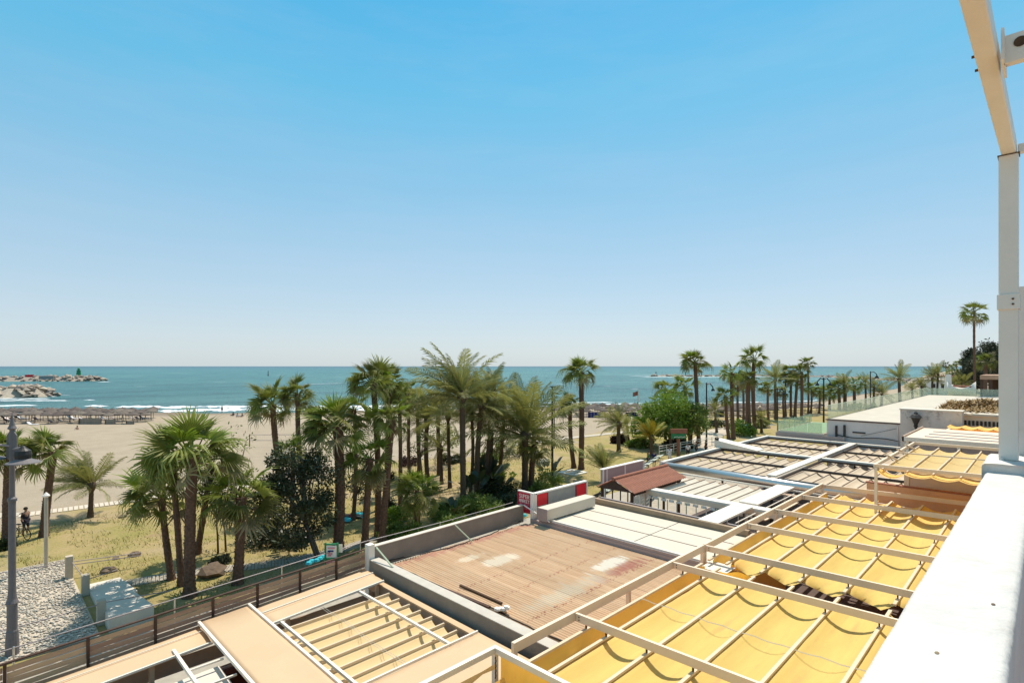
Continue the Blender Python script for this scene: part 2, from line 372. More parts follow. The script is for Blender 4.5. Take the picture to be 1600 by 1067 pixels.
# (rough painted coping): subdivided top with slight unevenness
def coping(x0, x1, y0, y1, z0, z1, name, parent, amp=.004, seed=0):
    m = MB(); nx = int((x1-x0)/.04); prof = [(y0, z0), (y0, z1-.02), (y0+.004, z1-.008), (y0+.014, z1)] + [(y0+.014+(y1-y0-.028)*k/6, z1) for k in range(1, 6)] + [(y1-.014, z1), (y1-.004, z1-.008), (y1, z1-.02), (y1, z0)]
    k = len(prof)
    for i in range(nx+1):
        x = x0+(x1-x0)*i/nx
        for (y, z) in prof:
            n_ = noise.noise(Vector((x*6, y*9, z*5+seed)))*amp+noise.noise(Vector((x*25, y*30, seed)))*amp*.4
            m.v.append((x, y+(n_*.35 if z < z1-.003 else 0), z+(n_ if z > z0 else 0)))
    for i in range(nx):
        for j in range(k-1):
            a = i*k+j; m.f.append((a, a+1, a+k+1, a+k))
    m.f.append(tuple(range(k))); m.f.append(tuple(reversed(range(nx*k, nx*k+k))))
    return m.build(name, white_plaster, parent, smooth=True)
coping(-4, 4.06, .057, .262, PT-.14, PT, 'parapet', ab, .0025)
coping(4.06, 4.55, .03, .275, PT-.05, PT+.05, 'parapet_step', ab, .009, 5)
MB().box(-4, 4.3, .06, .258, PT-1.05, PT-.14).build('parapet', white_plaster, ab)
MB().box(-8, 62, -8, .25, 0, H-1.65).build('facade', white_plaster, ab)
MB().box(-4, 4.4, -3, .056, H-1.646, H-1.60).build('terrace_floor', tile_red, ab)
m = MB(); nn = 24
# party wall with a chipped rough edge
for i in range(nn+1):
    z = H-1.6+(2.09)*i/nn
    y = .142+noise.noise(Vector((0, z*7, 3)))*.006
    m.v += [(4.56, -3, z), (4.56+noise.noise(Vector((5, z*9, 1)))*.006, y, z), (4.78, y, z), (4.78, -3, z)]
for i in range(nn):
    for j in range(4):
        a = i*4+j; b_ = i*4+(j+1) % 4; m.f.append((a, b_, b_+4, a+4))
m.f.append((nn*4, nn*4+1, nn*4+2, nn*4+3)); m.build('party_wall', white_plaster, ab)
m = MB(); m.v = [(4.56, -3, H+.491), (4.56, .141, H+.491), (4.78, .141, H+.491), (4.78, -3, H+.491)]
# steel awning frame on the parapet
fr = T('awning_support', 'tall cream painted steel post and beam rising from the white parapet', 'post', (4.31, .17, PT+.05))
MB().box(4.265, 4.355, .127, .213, PT+.05, H+1.235).build('post', post_metal, fr, bevel=.006)
MB().box(4.255, 4.362, .120, .220, H+.33, H+.42).build('clamp_band', post_metal, fr, bevel=.004)
MB().beam((4.355, .168, H+1.28), (-2.2, .225, H+1.28), .066, .085).build('overhead_beam', post_metal, fr, bevel=.006)
MB().beam((4.30, .13, H+1.262), (4.30, -3, H+1.262), .05, .05).build('cross_bar', post_metal, fr, bevel=.004)
MB().beam((2.98, .13, H+1.27), (2.98, -3, H+1.27), .075, .075).build('cross_bar', post_metal, fr, bevel=.005)
pl = MB().box(2.88, 3.08, .127, .137, H+1.215, H+1.34).build('bracket', post_metal, fr)
pl2 = MB().beam((2.935, .13, H+1.27), (2.935, .035, H+1.27), .012, .11).build('bracket', post_metal, fr)
m = MB(); m.tube([(2.926, .082, H+1.285), (2.9285, .082, H+1.285)], .02, 14); m.build('bolt_hole', rust, pl2)
for x in (2.86, 3.0):
    MB().tube([(x, .205, H+1.25), (x, .224, H+1.25)], [.006, .006], 8).build('bolt', rust, fr)
MB().box(4.262, 4.358, .122, .218, H+1.232, H+1.238).build('joint', rust, fr)
for z in (H+.36, H+.39):
    MB().tube([(4.25, .15, z), (4.257, .15, z)], .006, 8).build('bolt', rust, fr)
MB().tube([(4.25, .20, PT+.055), (4.42, .20, PT+.055)], .012, 6).build('base_plate', white_plaster, fr)
# a leaf and grit on the coping
for (px, py) in ((1464, 1020), (1552, 944)):
    p = at(px, py, PT); m = MB(); m.lathe((p.x, p.y, PT-.0005), [(.0035, 0), (.0045, .0015), (.002, .003), (0, .003)], 7)
    for k, v in enumerate(m.v): m.v[k] = (p.x+(v[0]-p.x)*1.9, v[1], v[2])
    m.build('dry_leaf', rock_brown, None, label='tiny brown dry leaf lying on the white parapet '+('near the bottom of the view' if py > 1000 else 'close to its inner edge'), cat='dry leaf')

# ------------------------------------------------------------------ terraces and promenade paving
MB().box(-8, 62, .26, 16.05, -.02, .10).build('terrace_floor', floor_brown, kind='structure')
MB().box(-12, 62, 16.05, 25.5, -.02, .03).build('promenade', mat('promenade_paving', (.40, .35, .28), .9, .2, 2), kind='structure')

def sag_sheet(xa, xb, ys, zf, sags, name, m_, parent, nx=10, cross=None, thick=0):
    m = MB(); rows = []
    for (ya, yb, sg) in zip(ys, ys[1:], sags):
        k = 8 if sg < .4 else 14
        for j in range(k):
            t = j/k
            if sg < .4: sh = 4*t*(1-t)
            else: sh = (math.sin(math.pi*t))**.55
            rows.append((ya+(yb-ya)*t, zf(ya+(yb-ya)*t)-sg*sh, sg))
    rows.append((ys[-1], zf(ys[-1]), 0))
    r = len(rows)
    for i in range(nx+1):
        x = xa+(xb-xa)*i/nx
        for (y, z, sg) in rows:
            wv = 1+.22*noise.noise(Vector((x*.9, y*.6, 2)))
            zz = zf(y)+(z-zf(y))*wv
            if cross: x2, zz = cross(x, y, zz, i, nx)
            else: x2 = x
            m.v.append((x2, y, zz+.012*noise.noise(Vector((x*2.2, y*3, 0)))))
    for i in range(nx):
        for j in range(r-1):
            a = i*r+j; m.f.append((a, a+r, a+r+1, a+1))
    return m.build(name, m_, parent, smooth=True)

# ------------------------------------------------------------------ yellow pergola awnings
YB = [7.62, 7.06, 6.03, 4.99, 3.88, 2.77, 1.65, .55]
def zfab(y): return 4.36+.022*(7.6-y)
def yellow_pergola(label, x0, x1, beams, fx0, fx1, loc, ragged0=False, ragged1=False, posts=True, cords=()):
    t = T('pergola_awning', label, 'pergola', loc, 'cream framed pergolas with yellow sagging awnings')
    MB().beam((x0, 7.96, 4.60), (x1, 7.96, 4.60), .09, .22).build('outer_rail', cream_metal, t, bevel=.006)
    for bx in beams:
        MB().beam((bx, 7.91, 4.585), (bx, .27, 4.585+.022*7.6), .075, .19).build('crossbeam', cream_metal, t, bevel=.006)
        for (yy_, zz_) in ((7.80, 4.62), (7.80, 4.55), (.9, 4.72), (.9, 4.66)): MB().tube([(bx-.05, yy_, zz_), (bx-.036, yy_, zz_)], .016, 6).build('bolt', rust, t)
    for y in YB[:-1]:
        MB().beam((fx0+.05, y, zfab(y)+.02), (fx1-.1, y, zfab(y)+.02), .075, .055).build('slat_bar', bar_metal, t, bevel=.004)
        for bx in beams:
            if fx0 < bx < fx1:
                MB().box(bx-.02, bx+.02, y-.015, y+.015, zfab(y)+.045, zfab(y)+.15).build('hanger', rust, t)
    def rag(x, y, z, i, nx):
        if ragged1 and i == nx: return x-.75*abs(math.sin(y*2.9))*(.6+.4*math.sin(y*1.3+1))+.1, z-.12*abs(math.sin(y*3))
        if ragged0 and i == 0: return x+.55*abs(math.sin(y*2.9+.6)), z-.1*abs(math.sin(y*3))
        return x, z
    sag_sheet(fx0, fx1, YB, zfab, [.50]+[.20]*6, 'fabric', yellow_fabric, t, nx=22, cross=rag)
    if posts:
        for px_ in (x0+.05, (x0+x1)/2, x1-.05):
            MB().beam((px_, 7.96, .1), (px_, 7.96, 4.49), .10, .10, up=(0, 1, 0)).build('post', cream_metal, t)
    for cx in cords:
        m = MB()
        for dx in (0, .035):
            pts = [(cx+dx+.03*math.sin(y), y, zfab(y)+.03-.015*math.sin(y*9)) for y in np.linspace(7.6, .4, 40)]
            m.tube(pts, .006, 4)
        m.build('pull_cord', cream_fabric, t)
    return t
yellow_pergola('yellow awning pergola nearest the white parapet, next to the corrugated roof', 7.98, 16.75, [10.06, 14.72], 8.05, 16.05, (12, 4, .1), ragged1=True, cords=(12.35,))
yellow_pergola('farther yellow awning pergola with five cream crossbeams before the orange wall', 16.79, 29.75, [16.85, 20.3, 23.1, 26.5, 29.6], 16.35, 29.2, (23, 4, .1), ragged0=True)
# loose fold of yellow cloth hanging at the torn end between the two pergolas
m = MB()
for i in range(9):
    a = i/8*2.6
    m.v += [(15.75+.35*i/8, 7.0-.8*i/8, 4.38-.04*math.sin(a*3)), (15.9+.25*i/8+.1*math.sin(a*4), 6.9-.62*i/8, 4.0-.16*math.sin(a))]
for i in range(8): m.f.append((2*i, 2*i+2, 2*i+3, 2*i+1))
m.build('hanging_cloth', yellow_fabric, None, label='loose fold of yellow cloth drooping from the torn end of the near awning', cat='cloth', smooth=True)
m = MB().box(16.1, 16.9, 6.95, 7.75, 4.18, 4.20); m.build('white_board', white_metal, None, label='white board lying under the gap between the two yellow awnings', cat='board')
m = MB(); [m.tube([(23.0+.05*math.sin(k*2.1), 7.35-.02*k, 4.40), (23.1+.35*math.cos(k*.8), 7.3+.3*math.sin(k*.8), 4.25-.1*math.sin(k))], [.05, .09], 6) for k in range(8)]
m = MB()
for i in range(15):
    for j in range(7):
        u = i/14; v = j/6
        m.v.append((28.55+.75*v, 6.9-1.4*u, 4.36-.33*math.sin(math.pi*u)*(1-v*.4)+.03*math.sin(u*40)*v))
for i in range(14):
    for j in range(6):
        a = i*7+j; m.f.append((a, a+1, a+8, a+7))
m.build('hanging_cloth', yellow_fabric, None, label='bunched yellow cloth sagging at the far corner of the farther awning', cat='cloth', smooth=True)
# near pergola whose corner shows at the bottom edge
np_ = T('pergola_awning', 'yellow awning pergola cut by the bottom of the view with its white corner post', 'pergola', (5, 4, .1), 'cream framed pergolas with yellow sagging awnings')
MB().beam((7.58, 8.02, 4.72), (-2, 8.02, 4.72), .10, .12).build('outer_rail', white_metal, np_, bevel=.006)
MB().beam((7.53, 7.97, 4.72), (7.53, .27, 4.86), .10, .12).build('end_rail', white_metal, np_, bevel=.006)
MB().beam((7.53, 8.02, .1), (7.53, 8.02, 4.66), .10, .10, up=(0, 1, 0)).build('post', white_metal, np_, bevel=.004)
for y in YB[1:]:
    MB().beam((-2, y, 4.40), (7.40, y, 4.40), .055, .05).build('slat_bar', bar_metal, np_)
sag_sheet(-2, 7.40, [7.62]+YB[1:], zfab, [.3]+[.22]*6, 'fabric', yellow_fabric, np_, nx=12)
m = MB(); n_ = 24
for i in range(n_+1):
    y = 7.88-7.5*i/n_; m.v += [(7.56, y, 4.66+.02*(i/n_)*7), (7.56+.02*math.sin(i*1.7), y, 4.12)]
for i in range(n_): m.f.append((2*i, 2*i+2, 2*i+3, 2*i+1))
m.build('side_curtain', yellow_fabric, np_, smooth=True)
m = MB(); n_ = 16
for i in range(n_+1):
    x = 7.42-5*i/n_; m.v += [(x, 7.92, 4.50-.02*abs(math.sin(i*1.9))), (x, 7.90+.03*math.sin(i), 4.30+.12*math.sin(i*.9+1))]
for i in range(n_): m.f.append((2*i, 2*i+2, 2*i+3, 2*i+1))
m.build('rolled_cloth', pale_fabric, np_, smooth=True)
m = MB()
for k in range(9):
    z = 4.60-.05*k; m.tube([(7.49, 7.96, z), (7.485, 7.955+.012*(-1)**k, z-.04)], .012, 6)
m.build('chain', dark_metal, np_)

# ------------------------------------------------------------------ tan canvas pergola at the left
tp = T('canvas_pergola', 'large tan canvas pergola with pale yellow pleated awnings behind the wooden fence', 'pergola', (4, 12, .1))
ZT = 3.72
def fence_line(x): return 15.5+(x-.38)*(1.0/9.22)      # outer edge of the terrace roofs
def ty(x): return fence_line(x)-.35
def strip(xs, ya, yb, name='canvas_band', m_=tan_fabric, z=ZT, th=.05):
    m = MB(); n = 12
    for i in range(n+1):
        x = xs[0]+(xs[1]-xs[0])*i/n
        a, b_ = ya(x) if callable(ya) else ya, yb(x) if callable(yb) else yb
        for j in range(9):
            y = a+(b_-a)*j/8; w_ = .014*noise.noise(Vector((x*1.3, y*1.3, 5)))
            m.v.append((x, y, z+w_+.02*math.sin(math.pi*j/8)))
    for i in range(n):
        for j in range(8):
            q = i*9+j; m.f.append((q, q+9, q+10, q+1))
    o = m.build(name, m_, tp, smooth=True); s = o.modifiers.new('thick', 'SOLIDIFY'); s.thickness = th; s.offset = -1; return o
strip((-7, 4.15), lambda x: ty(x)-1.0, ty)                       # outer strip, left bay
strip((5.42, 9.2), lambda x: ty(x)-.62, ty)                      # outer strip, right bay
strip((5.42, 9.05), lambda x: ty(x)-1.35, lambda x: ty(x)-.68, z=ZT+.07)
strip((4.2, 5.37), 5, lambda x: ty(x)+.12, z=ZT+.10)
strip((5.45, 9.0), 8.25, 10.2, z=ZT+.05)
def rail(p, q, w=.07, h=.07, name='rail', m_=white_metal): return MB().beam(p, q, w, h).build(name, m_, tp, bevel=.005)
rail((4.13, ty(4.1)+.1, ZT+.12), (4.13, 5, ZT+.12)); rail((5.43, ty(5.4)+.15, ZT+.12), (5.43, 5, ZT+.12))
rail((-7, ty(-7)-1.02, ZT+.01), (4.1, ty(4.1)-1.02, ZT+.01), .05, .05)
rail((-7, ty(-7)-.3, ZT+.05), (4.1, ty(4.1)-.3, ZT+.05), .02, .02)
rail((5.5, ty(5.4)-.65, ZT+.12), (9.1, ty(9.1)-.65, ZT+.12), .035, .035)
rail((5.5, ty(5.4)-1.38, ZT+.08), (9.05, ty(9.1)-1.38, ZT+.08), .05, .06)
rail((5.45, 10.23, ZT+.08), (9.0, 10.23, ZT+.08), .05, .06)
rail((5.72, 14.35, ZT+.04), (5.72, 5, ZT+.04)); rail((8.15, 14.65, ZT+.04), (8.15, 10.25, ZT+.04))
rail((3.35, 14.75, ZT+.02), (3.35, 5, ZT+.02))
rail((3.4, 13.6, ZT-.02), (4.1, 13.6, ZT-.02), .045, .045); rail((3.4, 12.7, ZT-.02), (4.1, 12.7, ZT-.02), .045, .045)
rail((5.47, 13.1, ZT-.02), (5.72, 13.1, ZT-.02), .04, .04); rail((5.47, 11.4, ZT-.02), (5.72, 11.4, ZT-.02), .04, .04)
for y in (16.0,):
    pass
# pleated pale yellow awnings: fabric hung from bars that run along the terrace
def pleats(x0, x1, ys, z, sag, fabric, barm, parent, bw=.05, bh=.07, lean=0.0):
    m = MB(); r = []
    for a, b_ in zip(ys, ys[1:]):
        for j in range(8):
            t = j/8; r.append((a+(b_-a)*t, z-sag*(math.sin(math.pi*min(1, t*1.0))**.8)*(1-.25*t)))
    r.append((ys[-1], z)); k = len(r); n = 6
    for i in range(n+1):
        for (y, zz) in r:
            x = x0+(x1-x0)*i/n; m.v.append((x, y, zz+.012*noise.noise(Vector((x*1.5, y*2, 1)))))
    for i in range(n):
        for j in range(k-1):
            a = i*k+j; m.f.append((a, a+k, a+k+1, a+1))
    m.build('pleated_fabric', fabric, parent, smooth=True)
    for y in ys:
        MB().beam((x0-.04, y, z+.015), (x1+.04, y, z+.015), bw, bh).build('slat_bar', barm, parent)
ys1 = [10.35+.535*k for k in range(8)]
pleats(5.62, 8.82, ys1, 3.62, .17, pale_fabric, bar_metal, tp, .045, .06)
for cx in (6.95, 7.02):
    MB().tube([(cx+.03*math.sin(y*2), y, 3.67+.01*math.sin(y*11)) for y in np.linspace(14.6, 10.3, 30)], .007, 4).build('pull_cord', cream_fabric, tp)
ys0 = [7.4+.62*k for k in range(9)]
pleats(.6, 4.0, ys0, 3.52, .28, pale_fabric, bar_metal, tp, .05, .07)
MB().quad((-3, 12.75, 3.46), (4.05, 12.75, 3.46), (4.05, 13.75, 3.50), (-3, 13.35, 3.50)).build('sheet_panel', pale_slab, tp)
MB().quad((5.6, 13.3, 2.9), (8.2, 14.1, 2.9), (8.2, 14.6, 3.0), (5.6, 13.75, 3.0)).build('sheet_panel', pale_slab, tp)
for k, y in enumerate((14.15, 14.4, 14.7)):
    MB().box(-6, 9, y, y+.12, 3.0-.12*k, 3.1-.12*k).build('board', maroon, tp)
    MB().box(-6, 9, y+.13, y+.17, 3.08-.12*k, 3.14-.12*k).build('board', mauve_panel, tp)
for x in (-4, -.5, 2.9, 6.1, 8.9):
    MB().box(x, x+.10, 14.9, 15.0, .1, 3.66).build('post', bar_metal, tp)
MB().box(9.02, 9.13, 8.3, 15.9, 3.30, 3.62).build('side_board', tan_edge, tp)
MB().box(8.98, 9.17, 8.3, 15.9, 3.623, 3.66).build('side_board', tan_fabric, tp)
MB().box(-7, 9.1, 15.0, 15.08, .1, 2.6).build('front_panel', maroon, tp)

# ------------------------------------------------------------------ wooden slat fence
fe = T('slat_fence', 'weathered horizontal wooden slat fence with brown posts along the terrace edge', 'fence', (2, 15.9, 3.2))
def fp(x, off=0, z=0): return Vector((x, fence_line(x)+off, z))
posts = [-6.6, -4.8, -3.1, -1.3, .45, 1.85, 3.2, 4.55, 5.75, 7.05, 8.3, 9.55]
for x in posts:
    MB().beam(fp(x, 0, 3.2), fp(x, 0, 4.26), .06, .05, up=(0, 1, 0)).build('post', wood_dark, fe)
for a, b_ in zip(posts, posts[1:]):
    for k in range(5):
        z = 3.58+.135*k; jt = rnd.uniform(-.014, .014)
        MB().beam(fp(a+.035, .02, z+jt), fp(b_-.035, .02, z-jt), .018, .112).build('slat', wood, fe)
    MB().beam(fp(a, .01, 4.265), fp(b_, .01, 4.265), .07, .03).build('top_rail', wood_dark, fe)
MB().box(-7, 9.5, 15.12, 15.16, 3.0, 3.35).build('lower_board', tan_edge, fe)
hr = T('handrail', 'thin galvanised pipe handrail running outside the wooden fence and grey wall', 'handrail', (5, 16.4, 3.2))
hp = [fp(x, .30, 4.42) for x in (-7, -3, 0, 3, 6, 9.6)] + [Vector((13, 16.75, 4.42)), Vector((17, 16.95, 4.42))]
MB().tube(hp, .015, 8).build('top_pipe', grey_metal, hr)
MB().tube([p-Vector((0, 0, .28)) for p in hp], .010, 6).build('lower_pipe', grey_metal, hr)
for x in (-6, -2.5, .6, 3.7, 6.6, 9.4):
    MB().tube([fp(x, .30, 3.2), fp(x, .30, 4.45)], .018, 6).build('post', silver, hr)
MB().tube([(12.8, 16.74, 3.2), (12.8, 16.74, 4.42)], .018, 6).build('post', silver, hr)

# ------------------------------------------------------------------ corrugated roof shop
cs = T('shop_building', 'low shop with a faded tan corrugated roof inside grey parapet walls', 'shop', (13, 12, 0))
cr = bpy.data.materials.new('corrugated_tan'); cr.use_nodes = True
nt = cr.node_tree; N = nt.nodes; L = nt.links; b = N['Principled BSDF']; b.inputs['Roughness'].default_value = .85; b.inputs['Specular IOR Level'].default_value = .15
geo = N.new('ShaderNodeNewGeometry'); sep = N.new('ShaderNodeSeparateXYZ'); L.new(geo.outputs['Position'], sep.inputs[0])
mp = N.new('ShaderNodeMapping'); mp.inputs['Scale'].default_value = (2.6, .12, 1); L.new(geo.outputs['Position'], mp.inputs[0])
ns = N.new('ShaderNodeTexNoise'); ns.inputs['Scale'].default_value = 2.2; ns.inputs['Detail'].default_value = 8; ns.inputs['Roughness'].default_value = .75; L.new(mp.outputs[0], ns.inputs['Vector'])
c = mixc(mr(ns.outputs['Fac'], .35, .65), (.50, .31, .18), (.66, .46, .29))
c = mixc(mr(nz(.7, 7, .7), .5, .7, 0, .5), c, (.66, .48, .32))
def blob(cx, cy, rx, ry, soft=.25, rag=.35):
    dx = mth('DIVIDE', mth('SUBTRACT', sep.outputs['X'], cx), rx); dy = mth('DIVIDE', mth('SUBTRACT', sep.outputs['Y'], cy), ry)
    d = mth('SQRT', mth('ADD', mth('MULTIPLY', dx, dx), mth('MULTIPLY', dy, dy)), 0)
    return mr(mth('ADD', d, mr(ns.outputs['Fac'], .25, .75, -rag*2.2, rag*2.2)), 1-soft, 1+soft*.3, 1, 0)
c = mixc(blob(12.9, 13.5, .75, .42), c, (.74, .62, .47)); c = mixc(blob(12.3, 14.4, .55, .22), c, (.70, .56, .40))
c = mixc(blob(15.3, 10.6, 1.0, .33), c, (.76, .68, .56)); c = mixc(mth('MULTIPLY', blob(15.2, 10.05, 1.25, .26, .5, .7), .75), c, (.40, .14, .11))
c = mixc(mth('MULTIPLY', blob(12.6, 10.2, 2.2, .34, .5, .6), .6), c, (.60, .53, .40))
c = mixc(mth('MULTIPLY', blob(13.8, 15.75, 4.6, .32, .4, .5), .7), c, (.50, .24, .18))
for (yy_, xa, xb, am) in ((9.75, 11.0, 16.4, .7), (11.35, 11.5, 15.5, .45), (12.55, 14.5, 16.5, .5)):
    bx = mth('MULTIPLY', mr(sep.outputs['Y'], yy_-.10, yy_-.06), mr(sep.outputs['Y'], yy_+.06, yy_+.10, 1, 0))
    msk = mth('MULTIPLY', mth('MULTIPLY', bx, mr(nz(9, 4, .6), .52, .58)), am)
    c = mixc(msk, c, (.30, .09, .06))
oi = N.new('ShaderNodeObjectInfo'); h_ = N.new('ShaderNodeHueSaturation'); L.new(mr(oi.outputs['Random'], 0, 1, .9, 1.08), h_.inputs['Value']); L.new(c, h_.inputs['Color'])
L.new(h_.outputs[0], b.inputs['Base Color'])
ZC = 3.76; pitch = .105
nsheet = 8; x0, x1 = 9.72, 16.9; wS = (x1-x0)/nsheet
for k in range(nsheet):
    m = MB(); a = x0+k*wS; nseg = int(wS/pitch)*8
    for i in range(nseg+1):
        x = a+wS*i/nseg; z = ZC+.018*math.cos(2*math.pi*(x-x0)/pitch)+.003*(k % 2)
        for y in (7.0, 8.5, 10.5, 13, 15.7): m.v.append((x, y, z+.01*noise.noise(Vector((x*.8, y*.5, 3)))-(.0)))
    for i in range(nseg):
        for j in range(4):
            q = i*5+j; m.f.append((q, q+5, q+6, q+1))
    m.build('roof_sheet', cr, cs, smooth=True)
# narrow lower strip of sheeting along the sea side
m = MB(); nseg = int((x1-x0)/pitch)*6
for i in range(nseg+1):
    x = x0+(x1-x0)*i/nseg; z = ZC-.06+.018*math.cos(2*math.pi*(x-x0)/pitch)
    m.v += [(x, 15.55, z), (x, 16.08, z-.02)]
for i in range(nseg): m.f.append((2*i, 2*i+2, 2*i+3, 2*i+1))
m.build('edge_sheet', cr, cs, smooth=True)
MB().box(9.36, 9.68, .4, 16.1, 3.0, 4.0).build('side_wall', grey_render, cs, bevel=.01)
MB().box(9.35, 9.69, .4, 16.1, 4.003, 4.03).build('coping', grey_cap, cs, bevel=.006)
w2 = MB(); w2.beam((9.42, 16.22, 4.03), (17.05, 16.42, 4.03), .18, .72); w2.build('front_wall', grey_render, cs, bevel=.01)
MB().beam((9.40, 16.22, 4.405), (17.06, 16.42, 4.405), .21, .03).build('coping', pale_slab, cs, bevel=.006)
MB().box(9.33, 9.56, 16.11, 16.36, 2.8, 4.50).build('corner_pier', sign_white, cs, bevel=.008)
MB().box(9.7, 17.0, 7.0, 16.1, .1, 3.4).build('shop_wall', grey_render, cs)
for (a, b_) in (((588, 855, 4.42), (614, 886, 4.04)), ((711, 820, 4.42), (738, 846, 3.80))):
    MB().tube([at(*a), at(*b_)], .028, 6).build('brace', green_pale, cs)
MB().tube([(17.0, 16.25, 4.42), (16.9, 14.7, 4.03)], .03, 6).build('brace', sign_white, cs)
def wiggly(pts, amp, seed, n=60):
    out = []; pts = [Vector(p) for p in pts]; ls = [0]
    for a, b_ in zip(pts, pts[1:]): ls.append(ls[-1]+(b_-a).length)
    for i in range(n+1):
        s = ls[-1]*i/n; k = max(j for j in range(len(pts)-1) if ls[j] <= s+1e-6); t = (s-ls[k])/(ls[k+1]-ls[k])
        p = pts[k].lerp(pts[k+1], t); out.append(p+Vector((noise.noise(Vector((i*.31, seed, 0)))*amp, noise.noise(Vector((i*.31, seed, 9)))*amp, 0)))
    return out
MB().tube(wiggly([at(618, 884, ZC+.04), at(700, 921, ZC+.04), at(770, 950, ZC+.04), at(800, 966, ZC+.04), at(850, 990, ZC+.04), at(905, 1010, ZC+.04)], .06, 1), .022, 6).build('cable', cable, None, label='dark cable lying along the grey wall edge of the corrugated roof', cat='cable')
MB().tube(wiggly([at(608, 875, ZC+.04), at(700, 856, ZC+.04), at(765, 835, ZC+.04), at(790, 824, ZC+.04), at(812, 814, ZC+.04)], .10, 5), .022, 6).build('cable', cable, None, label='dark wavy cable crossing the seaward side of the corrugated roof', cat='cable')
MB().beam(at(719, 914, ZC+.05), at(784, 942, ZC+.05), .07, .05).build('metal_strip', rust, None, label='rusty brown metal strip lying alone on the corrugated roof', cat='metal strip')
MB().beam(at(698, 921, ZC+.05), at(765, 948, ZC+.05), .10, .04).build('wood_strip', wood_dark, None, label='dark timber strip lying beside the cable near the grey wall', cat='timber strip')
p = at(784, 957, ZC+.02); m = MB()
for k in range(7):
    a = k*.9; m.lathe((p.x+.1*math.cos(a*1.3), p.y+.13*math.sin(a), ZC+.02+.02*k), [(.02, 0), (.09, .03), (.07, .08), (0, .10)], 7)
m.build('plastic_bundle', sign_white, None, label='crumpled white plastic bundle tied to the cable on the corrugated roof', cat='bundle')
p = at(812, 806, ZC+.03); m = MB()
for k in range(6):
    m.lathe((p.x+rnd.uniform(-.3, .4), p.y+rnd.uniform(-.25, .2), ZC+.04), [(.05, 0), (.16, .05), (.10, .12), (0, .14)], 7)
m.build('plastic_bag', cloth_teal, None, label='pale turquoise plastic bags piled below the red sign at the roof corner', cat='bag')
# small roof panels seen through the pergola corner
MB().box(9.75, 10.35, 7.0, 7.75, 3.82, 3.86).build('roof_hatch', grey_render, None, label='small dark grey hatch on the roof beside the pergola corner', cat='hatch')

# ------------------------------------------------------------------ white panel roof shop
ws = T('shop_building', 'low shop with a flat roof of long cream sheets behind the red supermarket sign', 'shop', (19, 9, 0))
MB().box(17.02, 20.75, 6.75, 15.9, .1, 3.9).build('shop_wall', mauve_panel, ws)
cols_ = [17.22, 18.45, 19.65, 20.78]
for a, b_ in zip(cols_, cols_[1:]):
    for (ya, yb) in ((6.75, 10.9), (10.93, 15.6)):
        MB().box(a, b_-.05, ya, yb-.012, 3.93, 4.0).build('roof_sheet', cream_fabric if False else MATS['pale_roof'] if 'pale_roof' in MATS else mat('pale_roof', (.60, .53, .43), .85, .05, 1.5, .1, 20, dirt=((.5, .46, .38), 3, .62, .4)), ws)
for gx in cols_[1:3]: MB().box(gx-.05, gx, 6.8, 15.55, 3.94, 4.006).build('seam', wood_dark, ws)
MB().box(17.10, 17.19, 6.7, 15.0, 3.96, 4.05).build('edge_trim', white_metal, ws)
MB().box(17.04, 17.095, 6.7, 15.4, 3.68, 4.0).build('gutter', grey_metal, ws)
MB().box(20.80, 20.98, 8.1, 15.3, 3.6, 4.24).build('end_wall', mat('sand_wall', (.36, .26, .17), .9, .2, 2, .3, 20), ws)
bx = T('sign_box', 'long white metal awning box with a flat top on the cream roof', 'awning box', (18.4, 15, 4.0))
MB().box(16.86, 20.2, 14.78, 15.36, 4.06, 4.52).build('casing', MATS['pale_roof'], bx, bevel=.015)
MB().box(16.84, 16.856, 14.78, 15.36, 4.0, 4.53).build('end_plate', grey_metal, bx)
sg = T('sign_board', 'long grey sign board with red squares at both ends, seen from behind', 'sign', (19, 15.9, 3.9))
MB().box(17.30, 20.85, 15.80, 15.90, 3.9, 4.92).build('board', MATS['grey_render'] if False else mat('sign_back', (.33, .31, .28), .8, .12, 3), sg)
MB().box(17.22, 20.90, 15.76, 15.95, 4.925, 4.985).build('frame', sign_white, sg)
MB().box(17.20, 17.29, 15.76, 15.95, 3.9, 4.98).build('frame', sign_white, sg)
MB().box(20.86, 20.93, 15.76, 15.95, 3.9, 4.98).build('frame', sign_white, sg)
MB().box(17.34, 18.0, 15.775, 15.797, 4.40, 4.90).build('red_square', red_panel, sg)
MB().box(20.10, 20.82, 15.775, 15.797, 4.36, 4.90).build('red_square', red_panel, sg)
MB().box(18.03, 18.06, 15.78, 15.797, 4.2, 4.9).build('seam', dark_metal, sg)
MB().box(20.03, 20.06, 15.78, 15.797, 4.2, 4.9).build('seam', dark_metal, sg)
rs = T('supermarket_sign', 'dark red sign with white SUPER MARKET lettering at the roof corner', 'sign', (17.2, 16.3, 3.9))
MB().box(17.12, 17.19, 15.98, 16.72, 4.06, 4.95).build('panel', sign_red, rs)
MB().box(17.10, 17.21, 15.96, 16.75, 4.953, 5.0).build('frame', sign_white, rs)
MB().box(17.08, 17.215, 15.80, 15.955, 3.85, 5.0).build('post', sign_white, rs)
MB().box(17.10, 17.20, 16.725, 16.76, 4.0, 4.95).build('frame', sign_red, rs)
